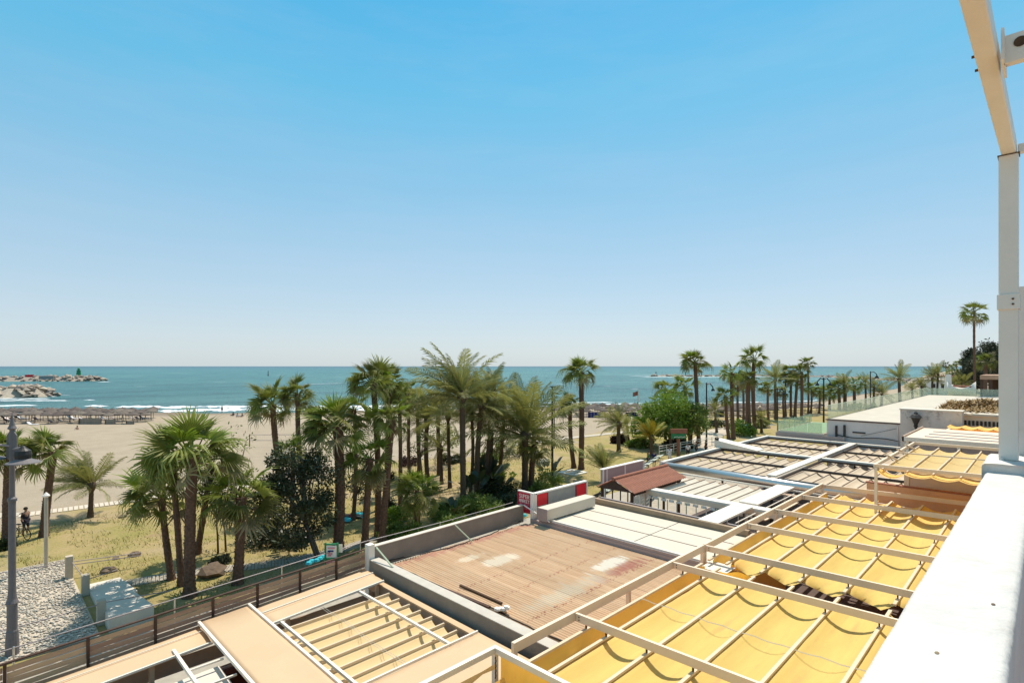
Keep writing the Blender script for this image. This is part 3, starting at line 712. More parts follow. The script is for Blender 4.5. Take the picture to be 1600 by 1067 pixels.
FONT = {'S': '01111,10000,10000,01110,00001,00001,11110', 'U': '10001,10001,10001,10001,10001,10001,01110', 'P': '11110,10001,10001,11110,10000,10000,10000', 'E': '11111,10000,10000,11110,10000,10000,11111',
        'R': '11110,10001,10001,11110,10100,10010,10001', 'M': '10001,11011,10101,10101,10001,10001,10001', 'A': '01110,10001,10001,11111,10001,10001,10001', 'K': '10001,10010,10100,11000,10100,10010,10001', 'T': '11111,00100,00100,00100,00100,00100,00100'}
def letters(txt, ytop, ztop, w, h, x):       # lettering reads from +Y to -Y on a face that looks to -X
    m = MB(); n = len(txt); cw = w/(n*6-1); ch = h/7
    for i, c_ in enumerate(txt):
        for r_, row in enumerate(FONT[c_].split(',')):
            for k, bit in enumerate(row):
                if bit == '1':
                    y = ytop-(i*6+k)*cw; z = ztop-r_*ch
                    m.quad((x, y, z), (x, y-cw*1.25, z), (x, y-cw*1.25, z-ch*1.12), (x, y, z-ch*1.12))
    return m
letters('SUPER', 16.66, 4.86, .60, .17, 17.116).build('lettering', sign_white, rs)
letters('MARKET', 16.67, 4.64, .62, .15, 17.116).build('lettering', sign_white, rs)
m = MB()
for k, (z, w_) in enumerate(((4.44, .52), (4.38, .40), (4.30, .50), (4.25, .30))):
    y = 16.35+w_/2
    while y > 16.35-w_/2:
        l = rnd.uniform(.02, .06); m.quad((17.116, y, z), (17.116, y-l, z), (17.116, y-l, z-.022), (17.116, y, z-.022)); y -= l+.018
m.build('small_print', mat('sign_pink', (.62, .25, .27), .6, .05, 3), rs)

# ------------------------------------------------------------------ open cafe terrace with cream frames
ct = T('terrace_frame', 'cream beam frame with a cream pleated awning over the cafe terrace', 'pergola', (26, 9, .1))
def cb(p, q, w, h, name='beam', m_=white_metal): return MB().beam(p, q, w, h).build(name, m_, ct, bevel=.008)
cb((21.75, 15.6, 4.02), (21.75, 6.5, 4.02), .10, .14, m_=grey_metal)
cb((22.05, 15.6, 3.86), (22.05, 3, 3.86), .07, .07, m_=white_metal)
cb((24.75, 15.0, 4.14), (24.75, .5, 4.14), .55, .10)
cb((24.47, 15.0, 4.0), (24.47, .5, 4.0), .03, .22, m_=cream_metal)
cb((20.9, 9.75, 4.22), (24.45, 9.75, 4.22), .85, .08); cb((25.05, 9.75, 4.22), (30.0, 9.75, 4.22), .85, .08)
cb((24.45, 15.5, 4.3), (24.45, 15.0, 4.3), .4, .06)
cb((29.75, 15.8, 4.10), (29.75, 3, 4.10), .06, .08); cb((25.1, 15.8, 4.12), (29.75, 15.8, 4.12), .06, .08)
for k in range(14):
    MB().box(24.40, 24.44, 14.8-.42*k, 14.8-.42*k+.26, 3.76, 3.88).build('valance_tab', sign_white, ct)
pleats(25.15, 29.6, [10.3+.61*k for k in range(9)], 4.0, .16, cream_fabric, tan_edge, ct, .03, .035)
for k in range(18):
    y = 9.1-.5*k
    if y < .6: break
    MB().box(21.2, 24.3, y-.10, y+.10, 3.55, 3.60).build('slat', mauve_panel if k % 3 else cream_metal, ct)
    MB().box(25.1, 29.6, y-.10, y+.10, 3.55, 3.60).build('slat', mauve_panel if k % 2 else cream_metal, ct)
MB().tube([(22.3, 9.2, 4.0), (29.5, 9.2, 4.0)], .03, 6).build('rail', white_metal, ct)
for (x, y) in ((21.8, 15.5), (24.7, 14.9), (29.75, 15.7), (21.8, 10), (24.7, 9.7), (29.7, 9.7), (21.8, 3), (24.7, 3)):
    MB().box(x-.05, x+.05, y-.05, y+.05, .1, 3.84).build('post', white_metal, ct)
for z in (3.2, 3.5):
    MB().tube([(22.4, 15.6, z), (22.4, 10, z)], .02, 6).build('rail', white_metal, ct)
for k in range(12):
    MB().tube([(24.3, 15.4-.5*k, .1), (24.3, 15.4-.5*k, 3.9)], .025, 6).build('baluster', white_metal if k % 3 else green_pale, ct)
# shallow tray and rounded silver gutter in front of the black railed pergola
gt = T('roof_gutter', 'long rounded silver gutter pipe between the cream awning and black railed pergola', 'gutter', (30.6, 10, 4))
MB().tube([(31.2, 17.5, 4.15), (30.5, 5.2, 4.15)], .24, 20).build('pipe', silver, gt, smooth=True)
MB().tube([(31.25, 17.55, 4.15), (31.1, 17.3, 4.15)], .26, 20).build('end_cap', grey_metal, gt, smooth=True)
MB().box(29.85, 30.25, 5, 16.5, 3.75, 3.8).build('tray', tan_edge, gt)
for k in range(10): MB().box(29.85, 30.25, 6+1.05*k, 6.04+1.05*k, 3.803, 3.86).build('tray_rib', cream_metal, gt)
# tiled gable kiosk
gk = T('kiosk_roof', 'small gabled kiosk roof of red brown clay tiles', 'kiosk', (25.6, 15.7, .1))
for (ya, za, yb, zb) in ((15.7, 4.72, 14.45, 4.20), (15.7, 4.72, 16.85, 4.15)):
    m = MB(); n = 27*6; x0_, x1_ = 23.0, 28.4
    for i in range(n+1):
        x = x0_+(x1_-x0_)*i/n; dz = .045*abs(math.sin(math.pi*27*(x-x0_)/(x1_-x0_)))
        for j in range(7):
            t = j/6; m.v.append((x, ya+(yb-ya)*t, za+(zb-za)*t+dz+.02*(j % 2)))
    for i in range(n):
        for j in range(6):
            q = i*7+j; m.f.append((q, q+7, q+8, q+1))
    m.build('roof_tiles', tile_red, gk, kind='stuff')
MB().tube([(22.95, 15.7, 4.76), (28.45, 15.7, 4.76)], .10, 10).build('ridge_tile', tile_red, gk)
MB().box(23.2, 28.2, 14.7, 14.76, 4.0, 4.2).build('fascia', wood_dark, gk)
m = MB(); m.v = [(23.1, 14.6, 4.2), (23.1, 16.8, 4.15), (23.1, 15.7, 4.66)]; m.f = [(0, 1, 2)]; m.build('gable', wood_dark, gk)
for (x, y) in ((23.3, 14.8), (28.1, 14.8), (23.3, 16.6), (28.1, 16.6)): MB().box(x-.06, x+.06, y-.06, y+.06, .1, 4.15).build('post', wood_dark, gk)
ms = T('sign_board', 'plain mauve grey back of a white framed sign beside the tiled kiosk roof', 'sign', (26.2, 17.2, 2.9))
MB().box(24.2, 28.2, 17.15, 17.35, 4.05, 4.85).build('board', mauve_panel, ms)
MB().box(24.1, 28.3, 17.12, 17.38, 4.853, 4.90).build('frame', sign_white, ms)
for x in (24.1, 24.42, 26.2, 28.22): MB().box(x, x+.08, 17.10, 17.148, 4.0, 4.85).build('frame', sign_white, ms)
for x in (24.4, 28.0): MB().box(x, x+.08, 17.2, 17.3, .03, 4.05).build('post', sign_white, ms)

# ------------------------------------------------------------------ black railed pergola
bp_ = T('pergola_awning', 'wide pergola with black rails, beige pleated awnings and a white cross of beams', 'pergola', (41, 12, .1))
def bb(p, q, w, h, name='beam', m_=white_metal): return MB().beam(p, q, w, h).build(name, m_, bp_)
bb((31.7, 17.85, 4.22), (50.4, 17.85, 4.22), .28, .16); bb((40.7, 17.7, 4.22), (40.7, .5, 4.22), .45, .14); bb((50.2, 17.7, 4.22), (50.2, .5, 4.22), .4, .14)
bb((31.9, 11.15, 4.30), (50.0, 11.15, 4.30), .5, .08)
bb((31.6, 17.6, 4.16), (31.6, .5, 4.16), .10, .10, m_=pergola_black)
for (xa, xb) in ((32.0, 40.3), (41.2, 49.7)):
    for (ya, yb) in ((11.6, 17.5), (.9, 10.7)):
        xm = (xa+xb)/2
        for x in (xa, xm, xb): bb((x, yb+.1, 4.14), (x, ya-.1, 4.14), .12, .14, 'black_rail', pergola_black)
        bb((xa, yb+.1, 4.14), (xb, yb+.1, 4.14), .1, .14, 'black_rail', pergola_black)
        n = round((yb-ya)/.72); ys = [ya+(yb-ya)*k/n for k in range(n+1)]
        for (a, b_) in ((xa+.1, xm-.1), (xm+.1, xb-.1)):
            pleats(a, b_, ys, 4.05, .24, beige_fabric, tan_edge, bp_, .035, .03)
m = MB(); m.v = [(40.2, 15.0, 4.3), (41.5, 15.0, 4.3), (41.5, 18.2, 4.3), (40.2, 18.2, 4.3), (40.2, 15.0, 4.36), (41.5, 15.0, 4.36), (41.5, 18.2, 4.85), (40.2, 18.2, 4.85)]
m.f = [(0, 3, 2, 1), (4, 5, 6, 7), (0, 1, 5, 4), (1, 2, 6, 5), (2, 3, 7, 6), (3, 0, 4, 7)]
m.build('wedge_box', white_metal, bp_)
for (x, y) in ((31.8, 17.8), (40.7, 17.8), (50.2, 17.8), (31.8, 11.1), (40.7, 11.1), (50.2, 11.1), (31.8, 3), (40.7, 3)): MB().box(x-.06, x+.06, y-.06, y+.06, .1, 4.1).build('post', pergola_black, bp_)
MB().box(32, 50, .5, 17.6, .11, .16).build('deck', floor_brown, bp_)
gs = T('lamp_post', 'short black bollard lamp at the seaward corner of the black railed pergola', 'lamp', at(1120, 697, 4.3))
p = at(1120, 692, 4.6); MB().tube([(p.x, p.y, 4.2), (p.x, p.y, 4.8)], .05, 6).build('stem', dark_metal, gs); MB().lathe((p.x, p.y, 4.8), [(.05, 0), (.16, .05), (.16, .2), (0, .3)], 8).build('head', dark_metal, gs)

# ------------------------------------------------------------------ white flat roofed building with glass balustrade
wb = T('flat_roof_building', 'white building with a wide pale flat roof and green glass balustrade', 'building', (75, 8, 0))
lav = mat('shaded_wall_paint', (.64, .58, .55), .9, .05, 2)
MB().box(51.3, 105, .6, 13.4, 0, 5.92).build('wall', lav, wb)
MB().box(51.24, 105.2, .6, 13.5, 5.925, 6.0).build('roof_edge', wood_dark, wb)
MB().box(51.4, 105, .6, 13.3, 6.003, 6.04).build('roof', mat('roof_screed', (.54, .48, .39), .9, .10, .8, .1, 10, dirt=((.45, .38, .28), .5, .6, .4)), wb)
for k in range(18):
    MB().box(51.6+2.95*k, 51.6+2.95*k+2.9, 13.41, 13.44, 6.05, 7.12).build('glass_pane', glass, wb)
MB().box(51.4, 105, 13.40, 13.46, 7.125, 7.15).build('handrail', green_pale, wb)
for k in range(6):
    MB().box(105.02, 105.05, .8+2.1*k, .8+2.1*k+2.05, 6.05, 7.1).build('glass_pane', glass, wb)
MB().box(51.2, 51.28, 8.4, 8.5, 3.4, 5.8).build('drain_pipe', lav, wb)
for (y, z) in ((12.0, 4.7), (12.6, 4.6)):
    MB().box(51.1, 51.3, y, y+.14, z, z+.9).build('meter_box', dark_metal, wb)
MB().box(51.22, 51.3, 10.6, 11.5, 5.0, 5.1).build('vent', dark_metal, wb)
m = MB(); m.tube([(51.2, 12.6-.05*k, 4.75-.25*math.sin(k/88*math.pi*2)*.4-.002*k) for k in range(0, 88, 4)], .03, 5); m.build('cable', cable, wb)
m = MB(); m.tube([(51.22, 8.5+.03*k, 5.6-.010*k) for k in range(0, 90, 10)], .012, 4); m.build('cable', cable, wb)
gtc = T('glass_terrace', 'lower terrace with pale green glass screens left of the white flat roof', 'terrace', (60, 16, 0))
MB().box(51.0, 61, 13.6, 17.3, 4.3, 4.75).build('slab', MATS['pale_roof'], gtc)
MB().box(50.9, 50.98, 12, 17.4, 3.9, 4.6).build('fascia', mauve_panel, gtc)
MB().box(51.1, 61, 13.7, 17.1, 4.753, 4.78).build('floor', turf, gtc)
for k in range(3): MB().box(50.99, 51.02, 13.7+1.15*k, 13.7+1.15*k+1.1, 4.8, 5.65).build('glass_pane', glass, gtc)
for k in range(4): MB().box(51.1+2.4*k, 51.1+2.4*k+2.35, 17.2, 17.23, 4.8, 5.6).build('glass_pane', glass, gtc)
for k in range(7): MB().box(51.1+1.5*k, 51.16+1.5*k, 17.24, 17.3, 4.7, 5.65).build('post', green_pale, gtc)
# low wall with a lantern
lw = T('wall', 'rough pale wall block with mouldy stains behind the black lantern', 'wall', (50, 6.2, 0))
MB().box(49.6, 50.9, 4.4, 8.0, 0, 7.2).build('wall_block', mat('stained_wall', (.64, .55, .49), .95, .1, 2, .4, 8, dirt=((.16, .12, .10), .9, .55, .75)), lw)
MB().box(49.55, 51, 4.35, 8.05, 7.203, 7.30).build('coping', pale_slab, lw)
ln_ = T('lantern', 'black street lantern fixed on the stained pale wall', 'lantern', (49.4, 7.2, 5.4))
k_ = (1431-800)/F; lx = 49.2; ly = lx*(1-k_)/(1+k_)
MB().lathe((lx, ly, 5.6), [(.10, 0), (.05, .25), (.12, .45), (.16, .5), (.10, .55), (.27, 1.0), (.30, 1.05), (.30, 1.1)], 8).build('glass_body', dark_metal, ln_)
MB().lathe((lx, ly, 6.7), [(.42, 0), (.36, .06), (.22, .22), (.14, .26), (.12, .36), (.03, .45), (0, .5)], 8).build('cap', dark_metal, ln_)
MB().tube([(lx, ly, 5.6), (lx+.05, ly, 5.25), (lx+.35, ly, 5.0)], .09, 6).build('bracket', dark_metal, ln_)
# stepped flat roofs to the right
r2 = T('slatted_roof', 'pale flat veranda roof with three dark slots below the stained wall', 'veranda', (43, 3, 0))
MB().box(39.7, 46.8, .6, 6.2, 6.05, 6.2).build('roof', cream_metal, r2)
MB().box(39.6, 39.68, .6, 6.3, 6.0, 6.25).build('edge', white_metal, r2); MB().box(39.6, 46.9, 6.21, 6.3, 5.95, 6.3).build('edge', tan_edge, r2)
for x in (41.0, 42.6, 44.4): MB().box(x, x+.28, 1.6, 5.4, 6.203, 6.23).build('slot', grey_metal, r2)
MB().box(39.9, 40.0, .6, 6.0, 5.25, 6.04).build('glass_strip', grey_metal, r2)
for y in (6.0, 3.6, 1.4): MB().box(39.72, 39.88, y, y+.14, 5.0, 6.04).build('post', white_metal, r2)
MB().box(39.6, 39.7, .6, 6.2, 5.08, 5.22).build('lower_rail', cream_metal, r2)
MB().box(40.1, 46.7, .6, 6.1, 0, 5.2).build('wall', lav, r2)
r1 = T('flat_roof_building', 'cream rooftop block with a row of dark vent slots under the dry grass', 'building', (52, 3, 0))
MB().box(51.2, 62, .6, 5.2, 0, 6.9).build('wall', cream_metal, r1); MB().box(51.0, 62, .6, 5.3, 6.905, 7.05).build('roof', MATS['pale_roof'], r1)
for k in range(16): MB().box(51.12, 51.19, 1.2+.22*k, 1.33+.22*k, 6.2, 6.55).build('vent_slot', dark_metal, r1)
MB().tube([(51.05, 5.2, 6.9), (51.05, 6.1, 6.0)], .05, 6).build('brace', cream_metal, r1)
ya = T('awning', 'sliver of yellow awning showing below the vent slots of the cream block', 'awning', (50, 3, 5.5))
sag_sheet(47.2, 49.4, [5.0, 4.2, 3.4, 2.6, 1.8, 1.0], lambda y: 6.35, [.12]*5, 'fabric', yellow_fabric, ya, nx=5)
MB().box(47.0, 49.4, .8, 5.1, 5.9, 6.1).build('frame', cream_metal, ya)
m = MB(); rr = random.Random(3)
for k in range(9000):
    u = rr.random(); x = 58+rr.gauss(0, 2.2); y = .8+rr.random()*5.3; hgt_ = max(.08, .75*math.exp(-((x-58)/2.6)**2)*(.6+.4*math.sin(y*1.7+x)))
    z = 7.05+rr.random()*hgt_; a = rr.random()*6.3; l = rr.uniform(.2, .55); p = Vector((x, y, z)); d = Vector((math.cos(a), math.sin(a), rr.uniform(-.2, .8)))*l; s = Vector((-math.sin(a), math.cos(a), .2))*.09
    m.tri(p-s, p+s, p+d)
m.build('dry_grass_heap', hay, None, label='heap of dry brown palm thatch lying on the pale roof', cat='dry thatch', kind='stuff')
# upper yellow pergola and walls under it
up = T('pergola_awning', 'small upper yellow awning pergola standing above the mauve wall', 'pergola', (31.5, 3, 4), 'cream framed pergolas with yellow sagging awnings')
for (p, q, w_, h_) in (((27.0, 5.2, 6.30), (27.0, .5, 6.36), .10, .12), ((27.5, 5.2, 6.12), (27.5, .5, 6.18), .08, .10), ((27.0, 5.25, 6.28), (36.4, 5.25, 6.28), .09, .14), ((36.4, 5.2, 6.30), (36.4, .5, 6.30), .10, .14), ((31.8, 5.2, 6.30), (31.8, .5, 6.34), .05, .06)):
    MB().beam(p, q, w_, h_).build('beam', cream_metal, up)
yb_ = [5.0, 4.15, 3.3, 2.45, 1.6, .75]
for y in yb_: MB().beam((27.1, y, 6.16), (36.2, y, 6.16), .05, .05).build('slat_bar', bar_metal, up)
sag_sheet(28.0, 36.0, yb_, lambda y: 6.12, [.13]*5, 'fabric', mat('pale_gold_fabric', (.72, .56, .26), .9, .05, 1.3, trans=.3, transcol=(.85, .45, .03)), up, nx=10)
sag_sheet(26.6, 27.5, [5.1]+yb_[1:], lambda y: 6.12, [.22]+[.10]*4, 'fabric', yellow_fabric, up, nx=4)
MB().box(26.95, 27.05, 5.15, 5.25, 3.4, 6.22).build('post', white_metal, up)
for x in (29.5, 32, 34): MB().tube([(x, 5.3, 6.45), (x+.5, 4.9, 6.18)], .04, 6).build('tie', bar_metal, up)
mw = T('wall', 'smooth mauve rendered wall with a white corner under the upper yellow awning', 'wall', (31.5, 2.6, 0))
MB().box(31.0, 31.5, .5, 4.65, 0, 5.75).build('wall_block', mat('mauve_render', (.66, .54, .48), .9, .06, 1.2, .1, 20), mw)
MB().box(30.96, 31.5, 4.655, 4.85, 0, 5.78).build('corner', white_metal, mw)
ow = T('wall', 'low orange rendered wall with a red coping at the end of the yellow awning', 'wall', (30.35, 3.4, 0))
MB().box(30.25, 30.45, .5, 6.2, 0, 4.93).build('wall_block', orange_wall, ow); MB().box(30.22, 30.48, .5, 6.25, 4.933, 4.98).build('coping', tile_red, ow)
# ------------------------------------------------------------------ palm fronds (shared meshes)
def fan_frond(seed, m_, segs=18, name='frond', dl=.7, dh=1.25):
    r = random.Random(seed); m = MB(); L0 = .46; arch = r.uniform(.08, .22); drp = r.uniform(dl, dh)
    def pz(x): return -arch*x*x
    pw = .014
    m.v += [(0, -pw*1.6, 0), (0, pw*1.6, 0), (0, 0, -.03), (L0, -pw, pz(L0)), (L0, pw, pz(L0)), (L0, 0, pz(L0)-.02)]
    m.f += [(0, 1, 4, 3), (0, 3, 5, 2), (1, 2, 5, 4)]
    A = math.radians(r.uniform(72, 118)); R1 = .20; n0 = len(m.v); zc = pz(L0)
    m.v.append((L0, 0, zc)); c = n0
    cup = r.uniform(.3, 1.3)
    for i in range(segs):
        a0 = -A+2*A*i/segs; a1 = -A+2*A*(i+1)/segs; am = (a0+a1)/2; Lr = (.52+.10*math.cos(am))*r.uniform(.8, 1.08)
        def pt(a, rho, dz=0):
            x = L0+rho*math.cos(a); y = rho*math.sin(a)
            return (x, y, zc-arch*2*rho*math.cos(a)*.6+cup*y*y*.8+dz)
        k = len(m.v); dj = drp*r.uniform(.6, 1.3); sw = r.uniform(-.13, .13)
        m.v += [pt(a0, R1), pt(am, R1, .035), pt(a1, R1), pt(am-.035+sw*.5, R1+(Lr-R1)*.5, -.10*dj), pt(am+.035+sw*.5, R1+(Lr-R1)*.5, -.10*dj), pt(am+sw, R1+(Lr-R1)*(1-.35*dj), -.62*dj*(Lr-R1)*1.6)]
        m.f += [(c, k, k+1), (c, k+1, k+2), (k, k+3, k+1), (k+1, k+3, k+4), (k+1, k+4, k+2), (k+3, k+5, k+4)]
    return m.mesh(name, m_)
def date_frond(seed, m_, n=26, name='frond', w=.016):
    r = random.Random(seed); m = MB(); bend = r.uniform(.25, .85); k = 14; P = [Vector((0, 0, 0))]; D = []
    for i in range(k):
        a = -bend*((i+.5)/k)**1.5; d = Vector((math.cos(a), 0, math.sin(a))); D.append(d); P.append(P[-1]+d/k)
    def cur(t):
        f = min(t*k, k-1e-4); i = int(f); return P[i].lerp(P[i+1], f-i), D[i]
    for i in range(0, k, 2):
        w0, w1 = .015*(1-i/k)+.003, .015*(1-(i+2)/k)+.003; p, q = P[i], P[i+2]
        m.quad(p+Vector((0, -w0, 0)), p+Vector((0, w0, 0)), q+Vector((0, w1, 0)), q+Vector((0, -w1, 0)))
    for i in range(n):
        t = .12+.88*i/(n-1); p, d = cur(t); ln = .21*(math.sin(math.pi*min(1, (t*.86+.10)))**.6)*r.uniform(.85, 1.1)
        up = Vector((-d.z, 0, d.x))
        for s in (-1, 1):
            dr = (d*.62+Vector((0, s, 0))*.72+up*r.uniform(.05, .4)).normalized(); tip = p+dr*ln+Vector((0, 0, -.07*ln/.27-r.uniform(0, .05)))
            mid = p+dr*ln*.5; ww = d*w
            m.v += [tuple(p-ww*.5), tuple(p+ww*.5), tuple(mid+ww), tuple(mid-ww), tuple(tip)]
            q = len(m.v)-5; m.f += [(q, q+1, q+2, q+3), (q+3, q+2, q+4)]
    return m.mesh(name, m_)
FAN = [fan_frond(s, fan_leaf) for s in range(7)]; FANY = [fan_frond(20+s, fan_young, dl=.15, dh=.5) for s in range(4)]; FANS = [fan_frond(60+s, fan_leaf, dl=.2, dh=.55) for s in range(4)]; FAND = [fan_frond(40+s, fan_dry, 11) for s in range(3)]
DATE = [date_frond(s, date_leaf, 28, w=.0125) for s in range(6)]; DATEY = [date_frond(30+s, yellow_leaf, 22, w=.02) for s in range(3)]
WIND = (-RT+Vector((0, 0, .10))).normalized()
def crown_mats(kind, n, seed, R, wind=.35, dry=.12, elo=-45, bright=.2):
    r = random.Random(seed); out = []
    for i in range(n):
        t = (i+.5)/n; az = i*2.39996+r.uniform(-.3, .3)
        if kind == 'fan': el = math.radians(82-(82-elo)*t**.85+r.uniform(-9, 9))
        else: el = math.radians(84-(84-elo-12)*t**1.1+r.uniform(-7, 7))
        d = Vector((math.cos(az)*math.cos(el), math.sin(az)*math.cos(el), math.sin(el)))
        d = (d+WIND*wind*(.6+r.random()*.8)).normalized()
        up = Vector((0, 0, 1))-d*d.z
        if up.length < .05: up = Vector((math.cos(az), math.sin(az), 0))
        up.normalize(); y = up.cross(d).normalized(); roll = r.uniform(-.95, .95)
        y2 = y*math.cos(roll)+up*math.sin(roll); up2 = d.cross(y2)
        s = R*(r.uniform(.82, 1.08))*(1 if t > .15 else .8)*r.choice((1, 1, 1.1, .85))
        mw = Matrix.Translation(Vector((0, 0, (-.10*t)*R*.6))+d*(.04*R)) @ Matrix(((d.x, y2.x, up2.x, 0), (d.y, y2.y, up2.y, 0), (d.z, y2.z, up2.z, 0), (0, 0, 0, 1))) @ Matrix.Scale(s, 4)
        if kind == 'fan': me = r.choice(FAND) if t > 1-dry else (r.choice(FANY) if (t < .4 and r.random() < .15+bright) else r.choice(FANS if t < .45 else FAN))
        elif kind == 'yellow': me = r.choice(DATEY)
        else: me = r.choice(DATE)
        out.append((me, mw))
    return out
def far_crown(kind, seed, R=1.0, n=22, name='crown'):       # one joined crown for palms far away
    V = []; Fc = []; mats_ = []; fm = []
    for me, mw in crown_mats(kind, n, seed, R, dry=.1, elo=-40):
        b0 = len(V); V += [tuple(mw @ v.co) for v in me.vertices]
        mt = me.materials[0]
        if mt not in mats_: mats_.append(mt)
        for p in me.polygons: Fc.append(tuple(b0+i for i in p.vertices)); fm.append(mats_.index(mt))
    o = bpy.data.meshes.new(name); o.from_pydata(V, [], Fc)
    for mt in mats_: o.materials.append(mt)
    o.polygons.foreach_set('material_index', fm); o.update(); return o
FARFAN = [far_crown('fan', 100+s, n=19) for s in range(4)]; FARDATE = [far_crown('date', 200+s, n=22) for s in range(3)]; FARY = [far_crown('yellow', 300, n=16)]
def trunk(base, top, r0, r1, kind, seed, near=True):
    r = random.Random(seed); m = MB(); L_ = (top-base).length; n = max(6, int(L_*(4 if near else 1.2))); pts = []; rad = []
    side = Vector((r.uniform(-1, 1), r.uniform(-1, 1), 0))*.02*L_
    for i in range(n+1):
        t = i/n; p = base.lerp(top, t)+side*math.sin(math.pi*t); pts.append(p)
        rr_ = r0+(r1-r0)*t; rr_ *= 1+.35*max(0, 1-t*L_/.5) ; rr_ *= 1+(.35*max(0, 1-(1-t)*L_/.6) if kind == 'fan' else .5*max(0, 1-(1-t)*L_/.5))
        rad.append(rr_*(1+r.uniform(-.05, .05)))
    pts[0] = pts[0]-Vector((0, 0, .15)); m.tube(pts, rad, 10 if near else 7)
    if near:       # old leaf bases: small upward pointing wedges in a spiral
        k = int(L_*(46 if kind == 'fan' else 36)); k = min(k, 420)
        for i in range(k):
            t = (i+.5)/k; f = t*n; a = int(min(f, n-1)); p = pts[a].lerp(pts[a+1], f-a); rr_ = rad[a]+(rad[a+1]-rad[a])*(f-a)
            th = i*2.39996+r.uniform(-.2, .2); d = Vector((math.cos(th), math.sin(th), 0)); s = Vector((-math.sin(th), math.cos(th), 0)); w = rr_*.36; out = rr_*r.uniform(.10, .30); hh_ = r.uniform(.07, .14)
            m.tri(p+d*rr_*.93-s*w, p+d*rr_*.93+s*w, p+d*(rr_+out)+Vector((0, 0, hh_)))
    return m
def palm(label, kind, bx, by, cx, cy, R, tw, n=27, wind=.35, near=True, dry=.12, elo=-38, bright=.2, group=None, scale_d=None):
    base = at(bx, by, 0); d = base.dot(FW); ppm = F/d
    top = pd(cx, d, H-(cy-572)/ppm); Rm = R*((.80 if kind == 'fan' else .86) if near else .92)/ppm; tr = max(.07, tw/ppm/2*.74)
    top = base+(top-base)  # crown point
    nm = {'fan': 'fan_palm', 'date': 'date_palm', 'yellow': 'date_palm'}[kind]
    t = T(nm, label, 'palm tree', base, group or ('fan palms of the beach park' if kind == 'fan' else 'feather palms of the beach park'))
    seed = int(bx*7+by*13)
    trunk(base, top, tr*1.08, tr*.92, kind, seed, near).build('trunk', fan_trunk if kind == 'fan' else date_trunk, t, smooth=False)
    loc = top-base
    if near:
        for me, mw in crown_mats('fan' if kind == 'fan' else kind, n, seed, Rm, wind, dry, elo, bright):
            inst('frond', me, t, Matrix.Translation(loc) @ mw)
        if kind != 'fan': MB().lathe(tuple(top), [(tr*.9, -.5), (tr*1.9, -.2), (tr*1.8, .05), (tr*.7, .35), (0, .5)], 9).build('crown_base', date_trunk, t)
    else:
        lst = FARFAN if kind == 'fan' else (FARY if kind == 'yellow' else FARDATE)
        me = lst[seed % len(lst)]
        inst('crown', me, t, Matrix.Translation(loc) @ Matrix.Rotation((seed % 5-2)*.16, 4, 'Z') @ Matrix.Scale(Rm, 4))
    return t
P_ = palm
P_('fan palm cut by the left edge of the photo, behind the street lamp', 'fan', 10, 850, 14, 705, 66, 15, wind=.5)
P_('wind blown fan palm between the street lamp and the small date palm', 'fan', 68, 838, 84, 706, 62, 14, wind=.95, elo=-30)
P_('short date palm bent by wind alone on the sand at the left', 'date', 141, 808, 143, 757, 72, 9, n=40, wind=.62, elo=-25)
P_('fan palm leaning left of the tall foreground trunk, lowest crown', 'fan', 268, 905, 252, 778, 80, 13, wind=.45)
P_('tallest foreground fan palm at left with thick shaggy red brown trunk', 'fan', 296, 932, 301, 714, 112, 21, n=30, bright=.5, wind=.15, elo=-28)
P_('fan palm close behind the left side of the thick foreground trunk', 'fan', 283, 915, 270, 742, 60, 12, wind=.4)
P_('fan palm half hidden behind the right side of the thick foreground trunk', 'fan', 308, 865, 330, 725, 52, 12, n=22)
P_('stout bright green fan palm beside the wooden path with hanging dry fans', 'fan', 371, 912, 377, 776, 78, 19, n=26, bright=.6, dry=.2, elo=-55, wind=.12)
P_('tall dark fan palm leaning left against the open sand and sea', 'fan', 442, 762, 426, 632, 56, 12, bright=0, wind=.4)
P_('fan palm with small dark crown against the sea above the dark tree', 'fan', 478, 800, 465, 616, 42, 10, bright=0, wind=.5)
P_('large fan palm in front of the notice board with thick dark trunk', 'fan', 528, 858, 527, 664, 84, 20, n=30, bright=.4)
P_('tall ragged fan palm breaking the horizon left of centre', 'fan', 590, 838, 583, 598, 60, 12, wind=.5, bright=.05)
P_('medium fan palm with broad bright leaves and shaggy dry skirt in the centre left', 'fan', 570, 852, 578, 716, 64, 14, n=26, bright=.9, dry=.3, elo=-80, wind=.25)
P_('leaning fan palm with forked looking trunk right of the blue towels', 'fan', 597, 846, 613, 655, 54, 13, bright=.3)
P_('short young fan palm with stout trunk before the green shrubs', 'fan', 650, 832, 655, 766, 56, 15, n=24, bright=.7, elo=-50, wind=.3)
P_('thin fan palm standing behind the leaning one', 'fan', 625, 795, 624, 628, 42, 8, bright=.1)
P_('slim feather palm with upright grey green fronds left of the tallest palm', 'date', 668, 748, 668, 655, 66, 9, n=26, wind=.35)
P_('thin trunked feather palm just left of the tallest palm', 'date', 686, 742, 684, 640, 52, 8, n=30, wind=.35)
P_('tallest feather palm in the middle with the crown far above the horizon', 'date', 724, 794, 722, 618, 98, 12, n=36, wind=.3, elo=-20)
P_('feather palm with dark trunk right behind the tallest palm', 'date', 745, 778, 753, 632, 84, 11, n=30, wind=.2)
P_('feather palm with low crown between the tallest and the bushy palm', 'date', 762, 768, 768, 660, 50, 10, n=28, wind=.3)
P_('bushy feather palm with twin looking trunk near the supermarket sign', 'date', 820, 768, 821, 678, 124, 13, n=44, wind=.12, elo=-30)
P_('dark fan palm hung with dead leaves behind the bushy feather palm', 'fan', 829, 764, 836, 690, 50, 12, n=26, bright=0, dry=.4, elo=-80)
